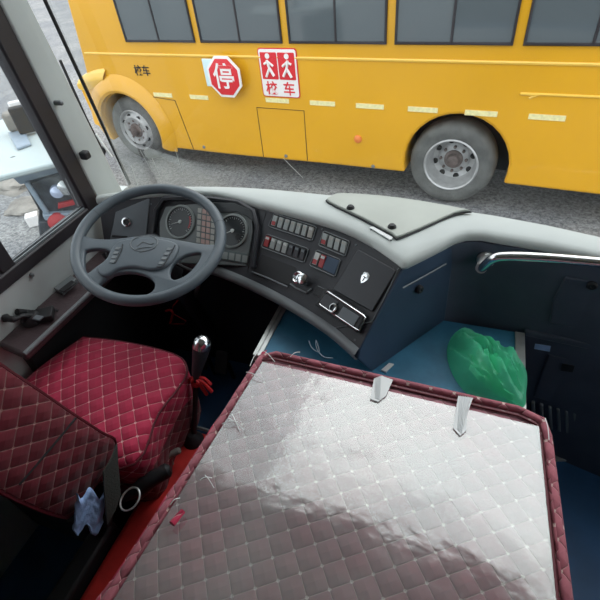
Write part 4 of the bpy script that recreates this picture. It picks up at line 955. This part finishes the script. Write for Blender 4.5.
# ---- windscreen, its cables and wiper ----
ws = thing('window_2', 'coach windscreen beyond the dashboard', 'window', kind='structure')
bm = nb_(); G_ = samp(cat([(WX+.01, 1.335, 0), (-1.0, 1.35, 0), (-.5, 1.352, 0), (0, 1.34, 0), (.37, 1.26, 0), (.72, 1.14, 0), (1.19, .955, 0)], 8), 40)
rows_ = [[V((p_.x*(1-.0*k), p_.y - (.10*k), Zd-.14 + (1.28)*k)) for k in (0, .5, 1)] for p_ in G_]
loft(bm, rows_); obj('pane', bm, 'windshield', ws, angle=180)
bm = nb_(); tube(bm, [V((p_.x, p_.y, Zd-.14)) for p_ in G_], .010, 8); obj('lower_seal', bm, 'black', ws)
bm = nb_(); tube(bm, [V((WX+.02, 1.335, -.80)), V((WX+.02, 1.335-.115, .38))], .006, 8); obj('side_seal', bm, 'black', ws)
bm = nb_(); rows_ = [[V((p_.x, p_.y-.115+.0, .35)), V((p_.x, p_.y-.115, .44)), V((p_.x, .9, .44))] for p_ in G_]; solid_loft(bm, rows_, (0, -.03, 0)); struct(obj('trim_3', bm, 'pale'))
def wsx(x, y, o=0): return at(x, y, (0, 1.335-o, Zd), V((0, -1, -.0862)).normalized())
wp = thing('windscreen_wiper', 'black twin-arm wiper with silver tip outside the left of the windscreen', 'wiper')
bm = nb_(); tube(bm, [wsx(51, 60, -.03), wsx(80, 120, -.03), wsx(101, 157, -.03)], .006, 8); tube(bm, [wsx(60, 60, -.03), wsx(86, 118, -.03), wsx(103, 152, -.03)], .005, 8); obj('twin_arm', bm, 'black', wp)
bm = nb_(); tube(bm, [wsx(96, 134, -.035), wsx(104, 146, -.035), wsx(112, 157, -.035)], .005, 8); obj('silver_tip', bm, 'alu', wp)
bm = nb_(); lathe(bm, wsx(100, 151, -.025), (0, -1, 0), [(.02, -.01), (.022, .0), (.012, .012)], 14); tube(bm, [wsx(94, 150, -.03), wsx(104, 157, -.03)], .008, 8); obj('pivot', bm, 'black', wp)
cl_ = thing('sensor_clip', 'pair of small black clips on a wire stuck to the pale pillar', 'clip')
bm = nb_(); q = atx(85, 155, WX+.035); obox(bm, q, V((1,0,0)), V((0,1,0)), V((0,0,1)), .03, .028, .028); obj('clip_block', bm, 'black', cl_, bevel=.006)
bm = nb_(); q2 = wsx(96, 160, .02); obox(bm, q2, V((1,0,0)), V((0,1,0)), V((0,.1,1)), .018, .02, .036); obj('hanging_sensor', bm, 'black', cl_, bevel=.006)
bm = nb_(); tube(bm, cat([q, wsx(91, 153, .02), wsx(97, 154, .02), q2], 4), .0018, 6); obj('wire', bm, 'black', cl_)
bm = nb_(); tube(bm, [wsx(100, 155, .012), wsx(109, 176, .012), wsx(119, 199, .012)], .003, 6); obj('cable', bm, 'black', cl_)
# fine pale lines across the windscreen
bm = nb_()
for l in (((140, 150), (152, 172)), ((152, 158), (160, 176)), ((175, 149), (183, 175)), ((283, 158), (303, 178)), ((131, 165), (138, 186))): tube(bm, [wsx(*l[0], .001), wsx(*l[1], .001)], .0008, 4)
obj('pale_lines', bm, 'whitemark', ws)

# =====================================================================
# finish: move origins to each thing's base, lift everything to ground = 0
# =====================================================================
bpy.context.view_layer.update()
for o in [o for o in C.objects if o.parent is None]:
    kids = [c for c in o.children_recursive if c.type == 'MESH'] + ([o] if o.type == 'MESH' else [])
    cs = [v.co for k in kids for v in k.data.vertices]
    if not cs: continue
    lo = V([min(c[i] for c in cs) for i in range(3)]); hi = V([max(c[i] for c in cs) for i in range(3)])
    L0 = V(((lo.x+hi.x)/2, (lo.y+hi.y)/2, lo.z))
    for k in kids: k.data.transform(Matrix.Translation(-L0))
    o.location = L0 + V((0, 0, EYE))

# ---------- light ----------
w = bpy.data.worlds.new('World'); bpy.context.scene.world = w; w.use_nodes = True
t = w.node_tree; bg = t.nodes['Background']
tc = t.nodes.new('ShaderNodeTexCoord'); nz = t.nodes.new('ShaderNodeTexNoise'); nz.inputs['Scale'].default_value = 2.2; nz.inputs['Detail'].default_value = 4
t.links.new(tc.outputs['Generated'], nz.inputs['Vector'])
r = t.nodes.new('ShaderNodeValToRGB'); r.color_ramp.elements[0].position = .3; r.color_ramp.elements[0].color = (.80, .90, .97, 1); r.color_ramp.elements[1].position = .7; r.color_ramp.elements[1].color = (1, 1, 1, 1)
t.links.new(nz.outputs['Fac'], r.inputs[0]); t.links.new(r.outputs[0], bg.inputs[0]); bg.inputs[1].default_value = 1.75
sl = bpy.data.lights.new('sun', 'SUN'); sl.energy = 1.3; sl.angle = math.radians(60); so = bpy.data.objects.new('sun', sl); C.objects.link(so)
so.rotation_euler = (math.radians(38), 0, math.radians(160)); 

# ---------- camera ----------
cd = bpy.data.cameras.new('camera'); cd.sensor_width = 36; cd.lens = 27; cd.clip_start = .01
co = bpy.data.objects.new('camera', cd); C.objects.link(co)
cx = V((rt[0], fw[0], -gd[0])); cyd = V((rt[1], fw[1], -gd[1])); cz_ = V((rt[2], fw[2], -gd[2]))
mw = Matrix((cx, -cyd, -cz_)).transposed().to_4x4(); mw.translation = V((0, 0, EYE)); co.matrix_world = mw
sc = bpy.context.scene; sc.camera = co
sc.view_settings.view_transform = 'Standard'; sc.view_settings.look = 'None'; sc.view_settings.gamma = 1; sc.view_settings.use_curve_mapping = False; sc.view_settings.exposure = 0.35
sc.cycles.max_bounces = 8; sc.cycles.transparent_max_bounces = 16
